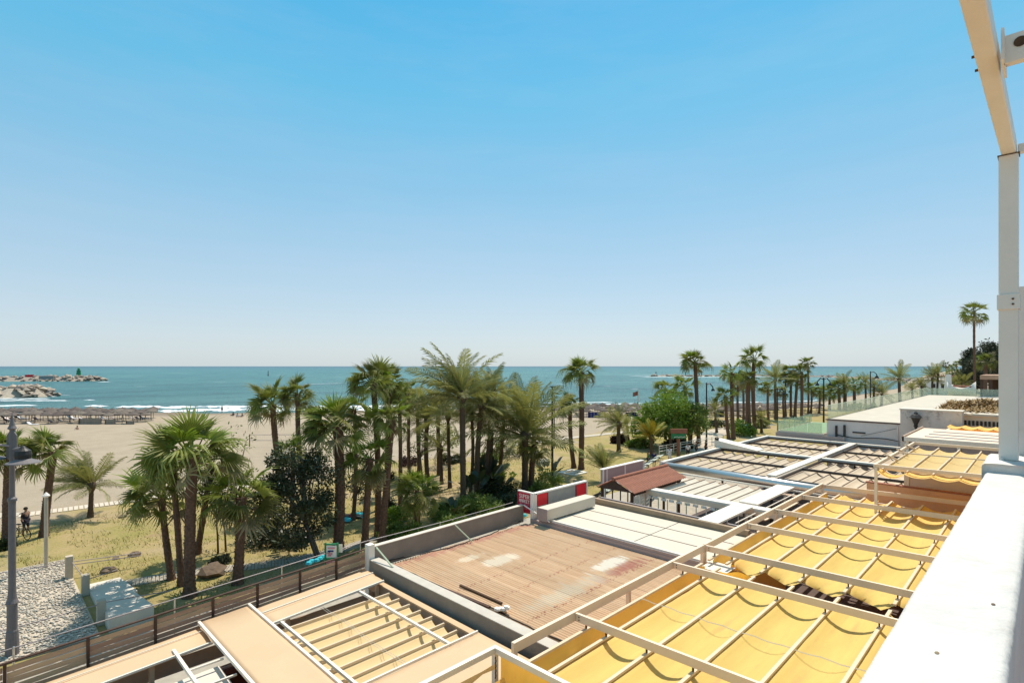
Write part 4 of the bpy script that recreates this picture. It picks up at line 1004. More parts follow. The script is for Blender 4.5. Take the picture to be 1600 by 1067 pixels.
P_('slim fan palm left one of the leaning pair on the dry lawn', 'fan', 897, 731, 891, 634, 34, 9, n=26, wind=.6, bright=.1)
P_('tall fan palm right one of the pair on the dry lawn', 'fan', 908, 733, 908, 582, 44, 11, n=30, wind=.35, bright=.1, elo=-30)
P_('yellow green feather palm standing alone right of the lawn pair', 'date', 967, 706, 967, 662, 46, 8, n=30, wind=.4)
P_('little feather palm behind the yellow green one', 'date', 983, 692, 980, 665, 28, 5, n=20, near=False)
P_('stemless young feather palm on the lawn beside the curved canopy', 'date', 945, 752, 944, 733, 50, 7, n=24, wind=.3, elo=20)
P_('yellowing feather palm in front of the round green tree', 'yellow', 1018, 714, 1018, 682, 36, 6, n=24, wind=.3, elo=-10)
P_('tall fan palm rising right of the round green tree', 'fan', 1092, 694, 1086, 566, 33, 8, n=28, wind=.3, bright=.05, elo=-35)
P_('slim fan palm with small crown between the ragged and the thin one', 'fan', 606, 800, 610, 600, 44, 8, n=22, bright=.1, wind=.4)
P_('thin dark fan palm left of the slim feather palm', 'fan', 641, 765, 640, 615, 40, 7, n=22, bright=.1, wind=.4)
P_('slim feather palm filling the gap right of the young fan palm', 'date', 703, 762, 700, 650, 56, 7, n=24, wind=.3)
P_('leaning feather palm between the low crown and the bushy palm', 'date', 780, 750, 788, 640, 60, 8, n=26, wind=.3)
P_('feather palm with half hidden crown left of the bushy palm', 'date', 757, 770, 772, 612, 58, 8, n=26, wind=.1)
P_('slim fan palm standing in the gap left of the medium bright fan palm', 'fan', 552, 812, 553, 640, 44, 8, n=22, bright=.2, wind=.4)
P_('slim fan palm with ragged crown near the horizon right of the ragged tall one', 'fan', 606, 790, 603, 588, 46, 8, n=22, bright=.05, wind=.5)
P_('slim feather palm in the gap right of the tallest palm', 'date', 735, 770, 737, 650, 54, 7, n=26, wind=.3)
P_('feather palm with pale fronds behind the thin trunked one', 'date', 655, 738, 652, 632, 48, 7, n=26, wind=.4)
P_('small fan palm under the twin crowns at the left of the grove', 'fan', 455, 812, 458, 706, 40, 9, n=20, bright=.6, wind=.3)
P_('feather palm low behind the young fan palm', 'date', 690, 756, 688, 700, 40, 7, n=22, wind=.3)
F_ = dict(near=False)
P_('slim fan palm at the left side of the cluster of four', 'fan', 1228, 650, 1228, 590, 18, 4, **F_)
P_('low fan palm at the right end of the cluster before the glass screen', 'fan', 1280, 646, 1281, 612, 18, 4, **F_)
P_('slim fan palm between the lamp and the highest crown', 'fan', 1154, 672, 1153, 592, 22, 5, **F_)
P_('small feather palm between the two halves of the balustrade row', 'date', 1365, 636, 1366, 604, 18, 4, **F_)
P_('small feather palm right of the broad arching palm by the sand', 'date', 1440, 630, 1440, 603, 17, 4, **F_)
P_('dark low fan palm left of the red and green sign', 'fan', 1048, 704, 1046, 662, 26, 6, **F_)
P_('dark low fan palm right of the red and green sign', 'fan', 1078, 700, 1077, 650, 28, 6, **F_)
P_('slim fan palm just left of the highest of the right group', 'fan', 1166, 662, 1167, 596, 20, 4, **F_)
P_('small fan palm low in the right group by the sand', 'fan', 1225, 652, 1224, 612, 18, 4, **F_)
P_('feathery low palm left of the glass screen', 'date', 1190, 676, 1189, 655, 22, 5, **F_)
P_('fan palm poking left out of the round green tree', 'fan', 1040, 690, 1040, 608, 28, 6, **F_)
P_('fan palm poking right out of the round green tree', 'fan', 1069, 690, 1071, 605, 29, 7, **F_)
P_('dark fan palm low behind the red and green sign', 'fan', 1056, 700, 1055, 655, 34, 7, **F_)
P_('short leaning feather palm by the low round hedge', 'date', 1120, 676, 1117, 643, 28, 5, **F_)
P_('fan palm with the tallest crown of the pair left of the low hedge', 'fan', 1146, 686, 1144, 583, 26, 8, **F_)
P_('shorter fan palm hugging the trunk of its taller twin', 'fan', 1139, 688, 1134, 620, 24, 7, **F_)
P_('fan palm with crown just below the horizon left of the highest group', 'fan', 1162, 655, 1161, 603, 21, 5, **F_)
P_('fan palm in the shade of the highest crown of the right group', 'fan', 1172, 678, 1170, 590, 24, 8, **F_)
P_('highest fan palm of the right group with bare thick trunk', 'fan', 1180, 676, 1178, 561, 30, 8, **F_)
P_('small fan palm standing between the highest fan palm and the feather palm', 'fan', 1201, 660, 1200, 605, 19, 5, **F_)
P_('feather palm showing above the horizon in the right group', 'date', 1212, 655, 1211, 592, 34, 6, **F_)
P_('left fan palm of the cluster of four before the sand', 'fan', 1236, 650, 1237, 580, 22, 5, **F_)
P_('second fan palm of the cluster of four, slightly lower', 'fan', 1242, 652, 1246, 594, 20, 6, **F_)
P_('third fan palm of the cluster of four with thick trunk', 'fan', 1252, 656, 1252, 582, 20, 6, **F_)
P_('topmost fan palm of the cluster of four', 'fan', 1263, 646, 1262, 568, 19, 4, **F_)
P_('low thin fan palm beside the cluster of four', 'fan', 1267, 646, 1268, 606, 18, 4, **F_)
P_('small fan palm left above the green glass screen', 'fan', 1296, 640, 1296, 614, 22, 5, **F_)
P_('dense fan palm between glass screen and sea', 'fan', 1312, 640, 1310, 606, 20, 6, **F_)
P_('leftmost feather palm of the row behind the glass balustrade', 'date', 1320, 640, 1320, 601, 26, 7, **F_)
P_('fan palm in the row behind the glass balustrade', 'fan', 1336, 636, 1335, 602, 20, 6, **F_)
P_('thin feather palm in the row behind the glass balustrade', 'date', 1352, 636, 1352, 600, 24, 4, **F_)
P_('low bushy feather palm behind the glass balustrade', 'date', 1377, 636, 1378, 615, 24, 5, **F_)
P_('broad feather palm with arching fronds in the middle of the balustrade row', 'date', 1407, 640, 1405, 591, 33, 6, **F_)
P_('small feather palm right of the broad arching one', 'date', 1426, 630, 1425, 608, 16, 4, **F_)
P_('left feather palm of the twin pair by the far sand', 'date', 1457, 630, 1457, 590, 24, 4, **F_)
P_('right feather palm of the twin pair by the far sand', 'date', 1465, 630, 1466, 584, 24, 4, **F_)
P_('slender very tall fan palm standing alone against the sky at right', 'fan', 1526, 678, 1522, 487, 32, 4.5, n=20, near=True, wind=.05, dry=.2, elo=-60, bright=.0, group='fan palms of the beach park')
P_('dark feather palm in front of the beach bar near the white boat', 'date', 1492, 632, 1492, 601, 20, 5, **F_)
P_('second dark feather palm near the white boat', 'date', 1504, 632, 1505, 598, 22, 5, **F_)
P_('fan palm between the dark hill trees and the bar roof', 'fan', 1541, 625, 1541, 566, 20, 7, **F_)
for k, (x, y, by) in enumerate(((1478, 571, 598), (1488, 574, 597), (1495, 568, 598), (1504, 565, 600), (1510, 572, 600), (1500, 580, 602), (1484, 583, 600))):
    P_(['first', 'second', 'third', 'fourth', 'fifth', 'sixth', 'seventh'][[0, 2, 3, 5, 6, 4, 1][k]]+' tiny distant palm from the left on the skyline beside the dark hill trees', 'fan', x, by, x, y, 8, 2, near=False, group='distant palms on the skyline')

# ------------------------------------------------------------------ broadleaf trees and shrubs
def leaf_mesh(name, m_, clumps, per, size, seed, squash=.8, narrow=.45):
    r = np.random.default_rng(seed); V = []; 
    cl = np.array([(c[0], c[1], c[2], c[3]) for c in clumps]); n = len(cl)*per
    idx = np.repeat(np.arange(len(cl)), per); d = r.normal(size=(n, 3)); d /= np.linalg.norm(d, axis=1)[:, None]
    rad = r.random(n)**.45; p = cl[idx, :3]+d*(cl[idx, 3]*rad)[:, None]*np.array([1, 1, squash])
    a = d+r.normal(size=(n, 3))*.9+np.array([0, 0, .2]); a /= np.linalg.norm(a, axis=1)[:, None]
    b_ = np.cross(a, r.normal(size=(n, 3))); b_ /= np.linalg.norm(b_, axis=1)[:, None]
    s = size*r.uniform(.6, 1.3, n)[:, None]
    V = np.stack([p, p+a*s*.5+b_*s*narrow*.5, p+a*s, p+a*s*.5-b_*s*narrow*.5], 1).reshape(-1, 3)
    Fc = np.arange(n*4).reshape(-1, 4); return np_mesh(name, V, Fc, m_)
def clumps_in(r, n, rx, rz, cr, bias=0):
    out = []
    while len(out) < n:
        p = Vector((r.uniform(-1, 1), r.uniform(-1, 1), r.uniform(-1, 1)))
        if p.length < 1 and p.length > bias: out.append((p.x*rx, p.y*rx, p.z*rz, cr*r.uniform(.6, 1.25)))
    return out
def broadleaf(label, bx, by, cx, cy, R, m_, name='broadleaf_tree', ncl=26, per=90, leaf=.2, stems=1, vr=1.0, twigs=10, cr=.34, tw=.09, z0=0, bias=.35, narrow=.45):
    base = at(bx, by, z0); d = base.dot(FW); ppm = F/d; c = pd(cx, d, H-(cy-572)/ppm); Rm = R/ppm; seed = int(bx*3+by*17); r = random.Random(seed)
    t = T(name, label, 'tree', base); cls = clumps_in(r, ncl, Rm*.85, Rm*vr*.85, Rm*cr, bias); off = c-base
    me = leaf_mesh('crown', m_, [(a+off.x, b_+off.y, e+off.z, q) for a, b_, e, q in cls], per, leaf, seed, narrow=narrow)
    o = bpy.data.objects.new('crown', me); C.objects.link(o); o.parent = t; o['kind'] = 'stuff'
    m = MB(); fork = base.lerp(c, .55)
    for s in range(stems):
        b2 = base+Vector((r.uniform(-.3, .3), r.uniform(-.3, .3), 0))*(stems > 1); f2 = fork+Vector((r.uniform(-.3, .3), r.uniform(-.3, .3), 0))*(stems > 1)
        m.tube([b2-Vector((0, 0, .1)), b2.lerp(f2, .5)+Vector((r.uniform(-.1, .1), r.uniform(-.1, .1), 0)), f2], [tw, tw*.85, tw*.7], 8)
    for (a, b_, e, q) in cls[:twigs]:
        tip = c+Vector((a, b_, e)); m.tube([fork, fork.lerp(tip, .5)+Vector((0, 0, .12*Rm)), tip], [tw*.55, tw*.3, tw*.12], 6)
    m.build('trunk', bark, t, smooth=True)
    return t
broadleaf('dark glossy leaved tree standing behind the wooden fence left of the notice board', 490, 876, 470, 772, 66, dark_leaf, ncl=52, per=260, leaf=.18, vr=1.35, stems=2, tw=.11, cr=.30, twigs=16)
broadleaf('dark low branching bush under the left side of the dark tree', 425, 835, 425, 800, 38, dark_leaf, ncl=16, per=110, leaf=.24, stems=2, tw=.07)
broadleaf('small airy tree with forked trunk between fan palms', 660, 735 if False else 745, 655, 690, 30, mid_leaf, ncl=16, per=40, leaf=.22, tw=.08)
broadleaf('sparse young tree on the sand edge behind the leaning fan palm', 500, 790, 493, 700, 42, mid_leaf, ncl=18, per=45, leaf=.2, tw=.08, twigs=16)
broadleaf('twiggy tree with thin leaves right of the large fan palm', 552, 800, 562, 748, 40, dark_leaf, ncl=20, per=60, leaf=.2, tw=.08, twigs=14)
broadleaf('light green young tree near the clipped round bush', 703, 728, 702, 680, 27, mid_leaf, ncl=18, per=60, leaf=.22, tw=.07)
broadleaf('thin bare stemmed young tree on the dry ground', 771, 742, 778, 690, 22, mid_leaf, ncl=10, per=50, leaf=.2, tw=.06)
broadleaf('large round bright green tree beside the red and green sign', 1040, 700, 1040, 648, 50, bright_leaf, ncl=60, per=130, leaf=.36, tw=.2, cr=.27, vr=.8)
broadleaf('grey leafless twiggy tree right of the thick foreground palm', 372, 860, 362, 715, 50, mid_leaf, ncl=16, per=22, leaf=.2, tw=.07, twigs=16)
broadleaf('olive green bush behind the stout bright fan palm', 345, 862, 335, 770, 42, olive_leaf, ncl=20, per=80, leaf=.2, tw=.06, stems=2)
for (lb, bx, by, cx, cy, R, vr) in (('dark round wooded tree on the hill at far right', 1516, 612, 1522, 562, 18, 1.1), ('tall dark wooded tree touching the white post', 1560, 618, 1556, 562, 30, 1.0), ('broad dark wooded tree behind the beach bar roof', 1540, 614, 1538, 578, 28, .9),
        ('low grey green tree mass beside the twin feather palms', 1500, 606, 1497, 592, 20, .6), ('pale wooded tree at the foot of the hill', 1520, 612, 1518, 592, 22, .7)):
    broadleaf(lb, bx, by, cx, cy, R, olive_leaf, ncl=40, per=110, leaf=.9, tw=.3, vr=vr)
broadleaf('leafy green tree with dark shade right of the red and green sign', 1080, 700, 1082, 652, 30, mid_leaf, ncl=36, per=110, leaf=.34, tw=.15, cr=.3)
broadleaf('dark green tree low behind the yellowing palm', 1008, 700, 1006, 668, 24, bright_leaf, ncl=26, per=90, leaf=.34, tw=.12, cr=.3)
def shrub(label, px, py, w, h_, m_, name='shrub', per=70, ncl=22, leaf=.16, narrow=.45, squash=.8):
    base = at(px, py, 0); d = base.dot(FW); ppm = F/d; W = w/ppm/2; Hh = h_/ppm; seed = int(px*5+py); r = random.Random(seed)
    cl = []
    for k in range(ncl):
        a = r.uniform(0, 6.28); q = math.sqrt(r.random()); hh_ = Hh*(1-.5*q*q); cl.append((math.cos(a)*q*W, math.sin(a)*q*W*.8, r.uniform(.2, .85)*hh_, min(W, Hh)*.36*r.uniform(.7, 1.2)))
    me = leaf_mesh(name, m_, cl, per, leaf, seed, squash, narrow)
    o = bpy.data.objects.new(name, me); C.objects.link(o); o.location = base
    return tag(o, label, 'shrub', 'shrubs of the beach park')
SH = [('bright green shrub right of the leaning fan palm', 622, 815, 40, 26, bright_leaf), ('bright green low shrub under the young fan palm', 640, 838, 46, 20, mid_leaf), ('mottled green shrub behind the grey wall, left half', 690, 812, 46, 26, mid_leaf),
      ('mottled green shrub behind the grey wall, middle', 722, 804, 40, 26, mid_leaf), ('mottled shrub at the foot of the tallest palm', 712, 826, 52, 24, mid_leaf), ('mottled shrub left of the supermarket sign', 755, 796, 48, 24, mid_leaf), ('low leafy shrub near the handrail', 775, 808, 50, 22, mid_leaf),
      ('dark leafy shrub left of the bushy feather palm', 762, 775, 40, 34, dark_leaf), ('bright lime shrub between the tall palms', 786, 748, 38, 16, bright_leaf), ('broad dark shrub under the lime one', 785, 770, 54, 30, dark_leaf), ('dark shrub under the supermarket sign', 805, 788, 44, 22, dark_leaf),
      ('leafy shrub right of the bushy feather palm trunks', 858, 762, 44, 30, mid_leaf), ('leafy green shrub filling the ground behind the grey wall corner', 612, 838, 40, 20, mid_leaf), ('green undergrowth between the tallest palm and its dark neighbour', 735, 800, 40, 34, mid_leaf), ('green undergrowth left of the leaning feather palm', 772, 756, 34, 26, mid_leaf), ('low green bush between the thin palms on the dry ground', 672, 770, 36, 18, mid_leaf), ('small green shrub at the lamp foot', 845, 772, 36, 20, mid_leaf), ('clipped round dark bush on the lawn edge', 700, 724, 26, 18, dark_leaf), ('small dark bush beside the round clipped one', 716, 722, 18, 12, dark_leaf),
      ('reddish leaved bush behind the medium fan palm', 640, 727, 34, 16, red_leaf), ('reddish leaved bush behind the young fan palm', 596, 752, 40, 20, red_leaf), ('dark hedge behind the bushy feather palm', 790, 716, 48, 20, dark_leaf), ('green hedge left of the bushy feather palm', 765, 722, 36, 22, mid_leaf),
      ('low wide clipped hedge between the right fan palms', 1128, 668, 62, 12, dark_leaf), ('round green hedge under the yellow palm', 1000, 698, 46, 14, mid_leaf), ('dark hedge behind the red and green sign', 1060, 700, 50, 14, dark_leaf), ('leafy bush at the foot of the tall right fan palms', 1160, 680, 38, 26, bright_leaf),
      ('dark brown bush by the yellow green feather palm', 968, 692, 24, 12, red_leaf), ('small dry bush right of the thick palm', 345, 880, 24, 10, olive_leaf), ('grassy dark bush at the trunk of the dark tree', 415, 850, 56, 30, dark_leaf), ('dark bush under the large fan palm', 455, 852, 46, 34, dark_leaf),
      ('dark bush behind the forked palm', 605, 800, 30, 24, dark_leaf), ('dark leafy bush beside the right fan palm group', 1190, 668, 24, 18, mid_leaf), ('green bush by the beach bar at far right', 1552, 640, 30, 26, bright_leaf), ('low bush behind the glass balustrade', 1345, 640, 60, 12, mid_leaf), ('dark bush near the leftmost palm trunk', 8, 858, 22, 14, dark_leaf)]
for s in SH: shrub(*s, leaf=.2 if s[2] > 700 else .4)
# big paddle leaved plants
def paddle(label, px, py, h_, n=11, m_=dark_leaf):
    base = at(px, py, 0); ppm = F/base.dot(FW); Hm = h_/ppm; r = random.Random(int(px)); t = T('bird_of_paradise_plant', label, 'plant', base, 'paddle leaved plants')
    m = MB(); L_ = []
    for k in range(n):
        a = k*2.4; el = r.uniform(.7, 1.35); d = Vector((math.cos(a)*math.cos(el), math.sin(a)*math.cos(el), math.sin(el))); s = Vector((-math.sin(a), math.cos(a), 0)); l = Hm*r.uniform(.8, 1.15)
        p0 = Vector((0, 0, 0)); p1 = d*l*.5; m.tube([p0, p1], [.02, .012], 5)
        lf = MB(); up = d.cross(s)
        pr = [(0, .0), (.15, .10), (.5, .17), (.8, .12), (1.0, .0)]; v = []
        for (u, w_) in pr:
            c_ = p1+d*l*.5*u-Vector((0, 0, 1))*(u*u*l*.16); v += [c_-s*w_*l*.7+up*.02, c_, c_+s*w_*l*.7+up*.02]
        lf.v = [tuple(q) for q in v]
        for i in range(4):
            for j in range(2): q = i*3+j; lf.f.append((q, q+1, q+4, q+3))
        me = lf.mesh('leaf', m_); inst('leaf', me, t, Matrix.Identity(4))
    me = m.mesh('stems', m_); inst('stem', me, t, Matrix.Identity(4))
paddle('big paddle leaved plant at the foot of the tallest feather palm', 742, 785, 62, 14); paddle('big paddle leaved plant right of the tallest feather palm', 760, 770, 66, 14); paddle('dark paddle leaved plant near the lime shrub', 780, 778, 44)
paddle('paddle leaved plant left of the tallest palm trunk', 705, 812, 40); paddle('paddle leaved plant by the bushy palm trunks', 858, 752, 50, 12); paddle('paddle leaved plant behind the bushy palm', 842, 730, 34)
paddle('spiky plant in the shadow beside the dark tree', 452, 862, 40)
# dry grass blades and tufts on the lawn
r = np.random.default_rng(5); n = 52000; u = r.random(n); pxs = -40+r.random(n)*1100; ds = 22+38*r.random(n)**1.0
rr_ = (pxs-800)/F*ds; X = (ds+rr_)/S2; Y = (ds-rr_)/S2; keep = (Y > 26.5) & (Y < 47.5) & ~((X < 3.7) & (Y < 37)) & ~((X < 5.3) & (Y < 32.8))
X, Y = X[keep], Y[keep]; nclx = np.array([noise.noise(Vector((x*.45, y*.45, 2))) for x, y in zip(X, Y)]); k2 = nclx > -.12; X, Y = X[k2], Y[k2]; n = len(X)
a = r.random(n)*6.28; l = r.uniform(.05, .16, n); w = r.uniform(.012, .03, n); lean = r.normal(size=(n, 2))*.06
P0 = np.stack([X-np.cos(a)*w, Y-np.sin(a)*w, np.zeros(n)-.01], 1); P1 = np.stack([X+np.cos(a)*w, Y+np.sin(a)*w, np.zeros(n)-.01], 1); P2 = np.stack([X+lean[:, 0]-.04, Y+lean[:, 1]+.04, l], 1)
me = np_mesh('dry_grass', np.stack([P0, P1, P2], 1).reshape(-1, 3), np.arange(n*3).reshape(-1, 3), straw_tip)
o = bpy.data.objects.new('dry_grass', me); C.objects.link(o); tag(o, 'short dry yellow green grass of the park lawn', 'grass', kind='stuff')
# ------------------------------------------------------------------ gravel garden, ramp, bollards, wooden paths
MB().box(-9, 3.45, 26.0, 37.6, .0, .06).build('gravel_base', concrete, kind='structure')
r = np.random.default_rng(11); ico = [(0, 0, 1), (.89, 0, .45), (.28, .85, .45), (-.72, .53, .45), (-.72, -.53, .45), (.28, -.85, .45), (0, 0, -.3)]
icf = [(0, 1, 2), (0, 2, 3), (0, 3, 4), (0, 4, 5), (0, 5, 1), (1, 6, 2), (2, 6, 3), (3, 6, 4), (4, 6, 5), (5, 6, 1)]
n = 15000; X = r.uniform(-8.9, 3.4, n); Y = r.uniform(26.05, 37.5, n); keep = (np.abs(((Y-26)/3.85) % 1-.5) < .49-.012*r.random(n)); X, Y = X[keep], Y[keep]; n = len(X)
s = r.uniform(.03, .085, n); ang = r.random(n)*6.28; B = np.array(ico)[None]*s[:, None, None]*r.uniform(.6, 1.3, (n, 1, 3))+r.normal(size=(n, 7, 3))*.006
ca, sa = np.cos(ang)[:, None], np.sin(ang)[:, None]; V = np.stack([B[:, :, 0]*ca-B[:, :, 1]*sa+X[:, None], B[:, :, 0]*sa+B[:, :, 1]*ca+Y[:, None], B[:, :, 2]*.8+.07], 2).reshape(-1, 3)
Fc = (np.array(icf)[None]+np.arange(n)[:, None, None]*7).reshape(-1, 3)
o = bpy.data.objects.new('white_pebbles', np_mesh('white_pebbles', V, Fc, pebble)); C.objects.link(o); tag(o, 'bed of white pebbles at the lower left', 'pebbles', kind='stuff')
for k in range(4):
    y = 26.0+3.85*k; MB().box(-9, 3.45, y-.03, y+.03, .061, .10).build('bed_edging', concrete, kind='structure')
rp = T('concrete_ramp', 'pale concrete ramp slabs beside the white pebble bed', 'ramp', (4.4, 29.5, 0))
for (ya, yb, za, zb) in ((26.2, 29.3, .62, .34), (29.33, 32.6, .30, .05)):
    m = MB(); m.v = [(3.75, ya, 0), (5.25, ya, 0), (5.1, yb, 0), (3.75, yb, 0), (3.75, ya, za), (5.25, ya, za), (5.1, yb, zb), (3.75, yb, zb)]
    m.f = [(0, 3, 2, 1), (4, 5, 6, 7), (0, 1, 5, 4), (1, 2, 6, 5), (2, 3, 7, 6), (3, 0, 4, 7)]; m.build('slab', pale_slab, rp)
for (x, y, h_, lb) in ((3.3, 34.2, 1.15, 'square concrete bollard farthest from the fence beside the pebble bed'), (3.6, 31.3, .95, 'square concrete bollard at the top of the pale ramp'), (3.65, 27.3, 1.0, 'square concrete bollard at the foot of the pale ramp nearest the fence')):
    MB().box(x-.15, x+.15, y-.15, y+.15, 0, h_).build('bollard', concrete, None, label=lb, cat='bollard', group='concrete bollards', bevel=.015)
rrl = T('handrail', 'low dark handrail along the pebble bed and the ramp', 'handrail', (3.6, 30, 0))
for (p, q) in (((-8, 37.7, .55), (3.2, 34.3, .8)), ((3.4, 34.1, .85), (3.6, 31.4, .7)), ((3.5, 34.3, .8), (6.2, 33.8, .7)), ((3.5, 34.3, .65), (6.2, 33.8, .55)), ((3.7, 31.3, .7), (5.0, 32.6, .45)), ((3.75, 27.2, .9), (6.0, 26.6, .9)), ((-8, 26.2, .9), (3.5, 27.1, .9))):
    MB().tube([p, q], .022, 6).build('rail', grey_metal, rrl)
def path(pts, w, lb, pitch=.22, m_=pale_slab):
    m = MB(); P = [Vector(p) for p in pts]; L_ = [0]
    for a, b_ in zip(P, P[1:]): L_.append(L_[-1]+(b_-a).length)
    s = 0
    while s < L_[-1]:
        k = max(j for j in range(len(P)-1) if L_[j] <= s); t = (s-L_[k])/(L_[k+1]-L_[k]); p = P[k].lerp(P[k+1], t); d = (P[k+1]-P[k]).normalized(); sd_ = Vector((-d.y, d.x, 0))
        m.beam(p-sd_*w/2, p+sd_*w/2, pitch*.8, .05); s += pitch
    m.build('wooden_path', m_, None, label=lb, cat='boardwalk', kind='stuff')
path([at(190, 913, .02), at(300, 893, .02), at(390, 885, .02), at(450, 877, .02), at(520, 862, .02), at(600, 838, .02)], 1.0, 'narrow slatted wooden path curving through the lawn behind the fence', .16, mat('path_wood', (.40, .35, .28), .9, .2, 4))
path([pd(-60, 37.5, .03), at(30, 805, .03), at(200, 783, .03), at(320, 768, .03), at(440, 751, .03)], 1.3, 'pale slatted boardwalk between sand and lawn at the left', .3, mat('path_pale', (.58, .50, .40), .9, .1, 4))
path([at(800, 696, .03), at(872, 686, .03), at(965, 676, .03), at(1040, 668, .03)], 1.5, 'pale boardwalk crossing behind the lawn palms', .5, MATS['path_pale'])
m = MB()
P2 = [at(1085, 705, .03), at(1110, 680, .03), at(1128, 672, .03), at(1145, 668, .03), at(1200, 662, .03)]
for a, b_ in zip(P2, P2[1:]):
    d = (b_-a).normalized(); s_ = Vector((-d.y, d.x, 0))*1.8; m.quad(a-s_, b_-s_, b_+s_, a+s_)
m.build('footpath', concrete, kind='structure')
# rocks on the lawn
def rock(px, py, w, lb, m_=rock_brown, z=0, h_=.5, grp='rocks on the lawn'):
    base = at(px, py, z); ppm = F/base.dot(FW); R = w/ppm/2; r = random.Random(int(px*3+py)); m = MB(); seed = r.random()*50
    for i in range(6):
        for j in range(9):
            th = math.pi*i/5; ph = 2*math.pi*j/9; d = Vector((math.sin(th)*math.cos(ph), math.sin(th)*math.sin(ph), math.cos(th))); q = R*(1+.45*noise.noise(d*1.6+Vector((seed, 0, 0))))
            m.v.append((base.x+d.x*q, base.y+d.y*q, base.z+max(-.05, d.z*q*h_*1.3+R*.15)))
    for i in range(5):
        for j in range(9): m.f.append((i*9+j, (i+1)*9+j, (i+1)*9+(j+1) % 9, i*9+(j+1) % 9))
    return m.build('rock', m_, None, label=lb, cat='rock', group=grp)
for (px, py, w, lb) in ((205, 801, 14, 'brown rock under the tip of the left foreground palm'), (226, 806, 16, 'dark rock right of the two small ones'), (191, 808, 12, 'smallest rock left of its neighbours near the boardwalk'), (210, 868, 16, 'dark rock on open dry lawn'), (181, 873, 10, 'pointed pale rock on open dry lawn'), (170, 893, 22, 'flat dark rock just above the pale ramp'), (330, 898, 40, 'big brown boulder beside the wooden path'), (216, 866, 10, 'little rock touching the dark one on open lawn'), (345, 800, 20, 'rock behind the thick palm trunk')):
    rock(px, py, w, lb)
# white square frame on lawn
p = at(895, 739, 0); sf = T('square_frame', 'white square concrete frame lying on the lawn behind the sign board', 'frame', p)
for (dx, dy, lx_, ly_) in ((-.9, 0, .12, .95), (.9, 0, .12, .95), (0, -.9, .95, .12), (0, .9, .95, .12)):
    MB().box(p.x+dx-lx_, p.x+dx+lx_, p.y+dy-ly_, p.y+dy+ly_, 0, .12+abs(dx)*.004).build('edge', sign_white, sf)
MB().box(p.x-.3, p.x+.3, p.y-.3, p.y+.3, 0, .1).build('cover', pale_slab, sf)
# ------------------------------------------------------------------ street lamps
lamp_grey = mat('lamp_grey', (.17, .15, .15), .55, .12, 6, .1, 30)
lp = at(19, 1026, 0); lx, ly = lp.x, lp.y; la = T('street_lamp', 'tall grey street lamp with two bell shaped lamps at the left edge', 'street lamp', lp)
MB().lathe((lx, ly, 0), [(.20, 0), (.19, .6), (.17, .95), (.15, 1.0), (.15, 1.9), (.19, 1.96), (.14, 2.1), (.12, 2.3), (.11, 2.5), (.105, 5.6), (.14, 5.63), (.14, 5.72), (.085, 5.78), (.075, 8.2), (.14, 8.25), (.09, 8.35), (.04, 8.6), (.0, 8.85)], 14).build('column', lamp_grey, la, smooth=False)
m = MB()
for s in (-1, 1):
    m.v += [(lx, ly, 8.3), (lx-RT.x*.0+RT.x*s*.20, ly+RT.y*s*.20, 8.0), (lx+RT.x*s*.22, ly+RT.y*s*.22, 7.2), (lx, ly, 7.0)]
m.f = [(0, 1, 2, 3), (4, 5, 6, 7)]; o = m.build('fin', lamp_grey, la); sm_ = o.modifiers.new('t', 'SOLIDIFY'); sm_.thickness = .05
for (off, dz, lb) in ((.62, 0, 'right'), (-.62, .12, 'left')):
    c_ = Vector((lx, ly, 7.05+dz))+RT*off-FW*.25
    MB().tube([(lx, ly, 7.5+dz), tuple(c_+Vector((0, 0, .55)))], .04, 6).build('arm', grey_metal, la)
    hd = MB().lathe(tuple(c_), [(.50, 0), (.48, .03), (.26, .12), (.22, .16)], 20).build('shade', lamp_grey, la)
    MB().lathe(tuple(c_), [(.235, .161), (.25, .3), (.22, .44), (.12, .52), (.05, .6), (0, .62)], 14).build('housing', dark_metal, la)
    MB().lathe(tuple(c_), [(.0, -.03), (.18, -.02), (.24, .10)], 14).build('diffuser', sign_white, la)
q = at(72, 889, 0); wp = T('flag_pole', 'short pale pole with a small knob in front of the wind blown fan palm', 'pole', q)
MB().tube([q, q+Vector((0, 0, 3.75))], .085, 10).build('pole', concrete, wp); MB().lathe(tuple(q+Vector((0, 0, 3.72))), [(.09, 0), (.16, .05), (.16, .1), (.09, .18), (.0, .28)], 10).build('knob', sign_white, wp)
def lamp(lb, px, py, ytop, w=4, arms=0, style='bell'):
    b_ = at(px, py, 0); ppm = F/b_.dot(FW); Hh = (py-ytop)/ppm; t = T('street_lamp', lb, 'street lamp', b_, 'street lamps of the promenade'); rad = w/ppm/2
    MB().tube([b_, b_+Vector((0, 0, Hh))], [rad, rad*.7], 8).build('pole', dark_metal, t)
    for s in ((-1, 1) if arms == 2 else ((1,) if arms == 1 else ())):
        c_ = b_+Vector((0, 0, Hh*.93))+RT*s*10/ppm
        MB().tube([b_+Vector((0, 0, Hh*.97)), b_+Vector((0, 0, Hh*.99))+RT*s*5/ppm, c_], rad*.6, 5).build('arm', dark_metal, t)
        MB().lathe(tuple(c_-Vector((0, 0, 6/ppm))), [(3.2/ppm, 0), (2.6/ppm, 2/ppm), (1/ppm, 4/ppm), (.5/ppm, 6/ppm)], 8).build('lamp_head', dark_metal, t)
    if arms == 0:
        MB().beam(b_+Vector((0, 0, Hh))-RT*4/ppm, b_+Vector((0, 0, Hh))+RT*6/ppm, 2/ppm, 1.5/ppm).build('lamp_head', dark_metal, t)
lamp('tall dark street lamp right of the bushy feather palm', 863, 757, 604, 4); lamp('thin dark post close right of the tall lamp on the sand', 866, 700, 614, 2)
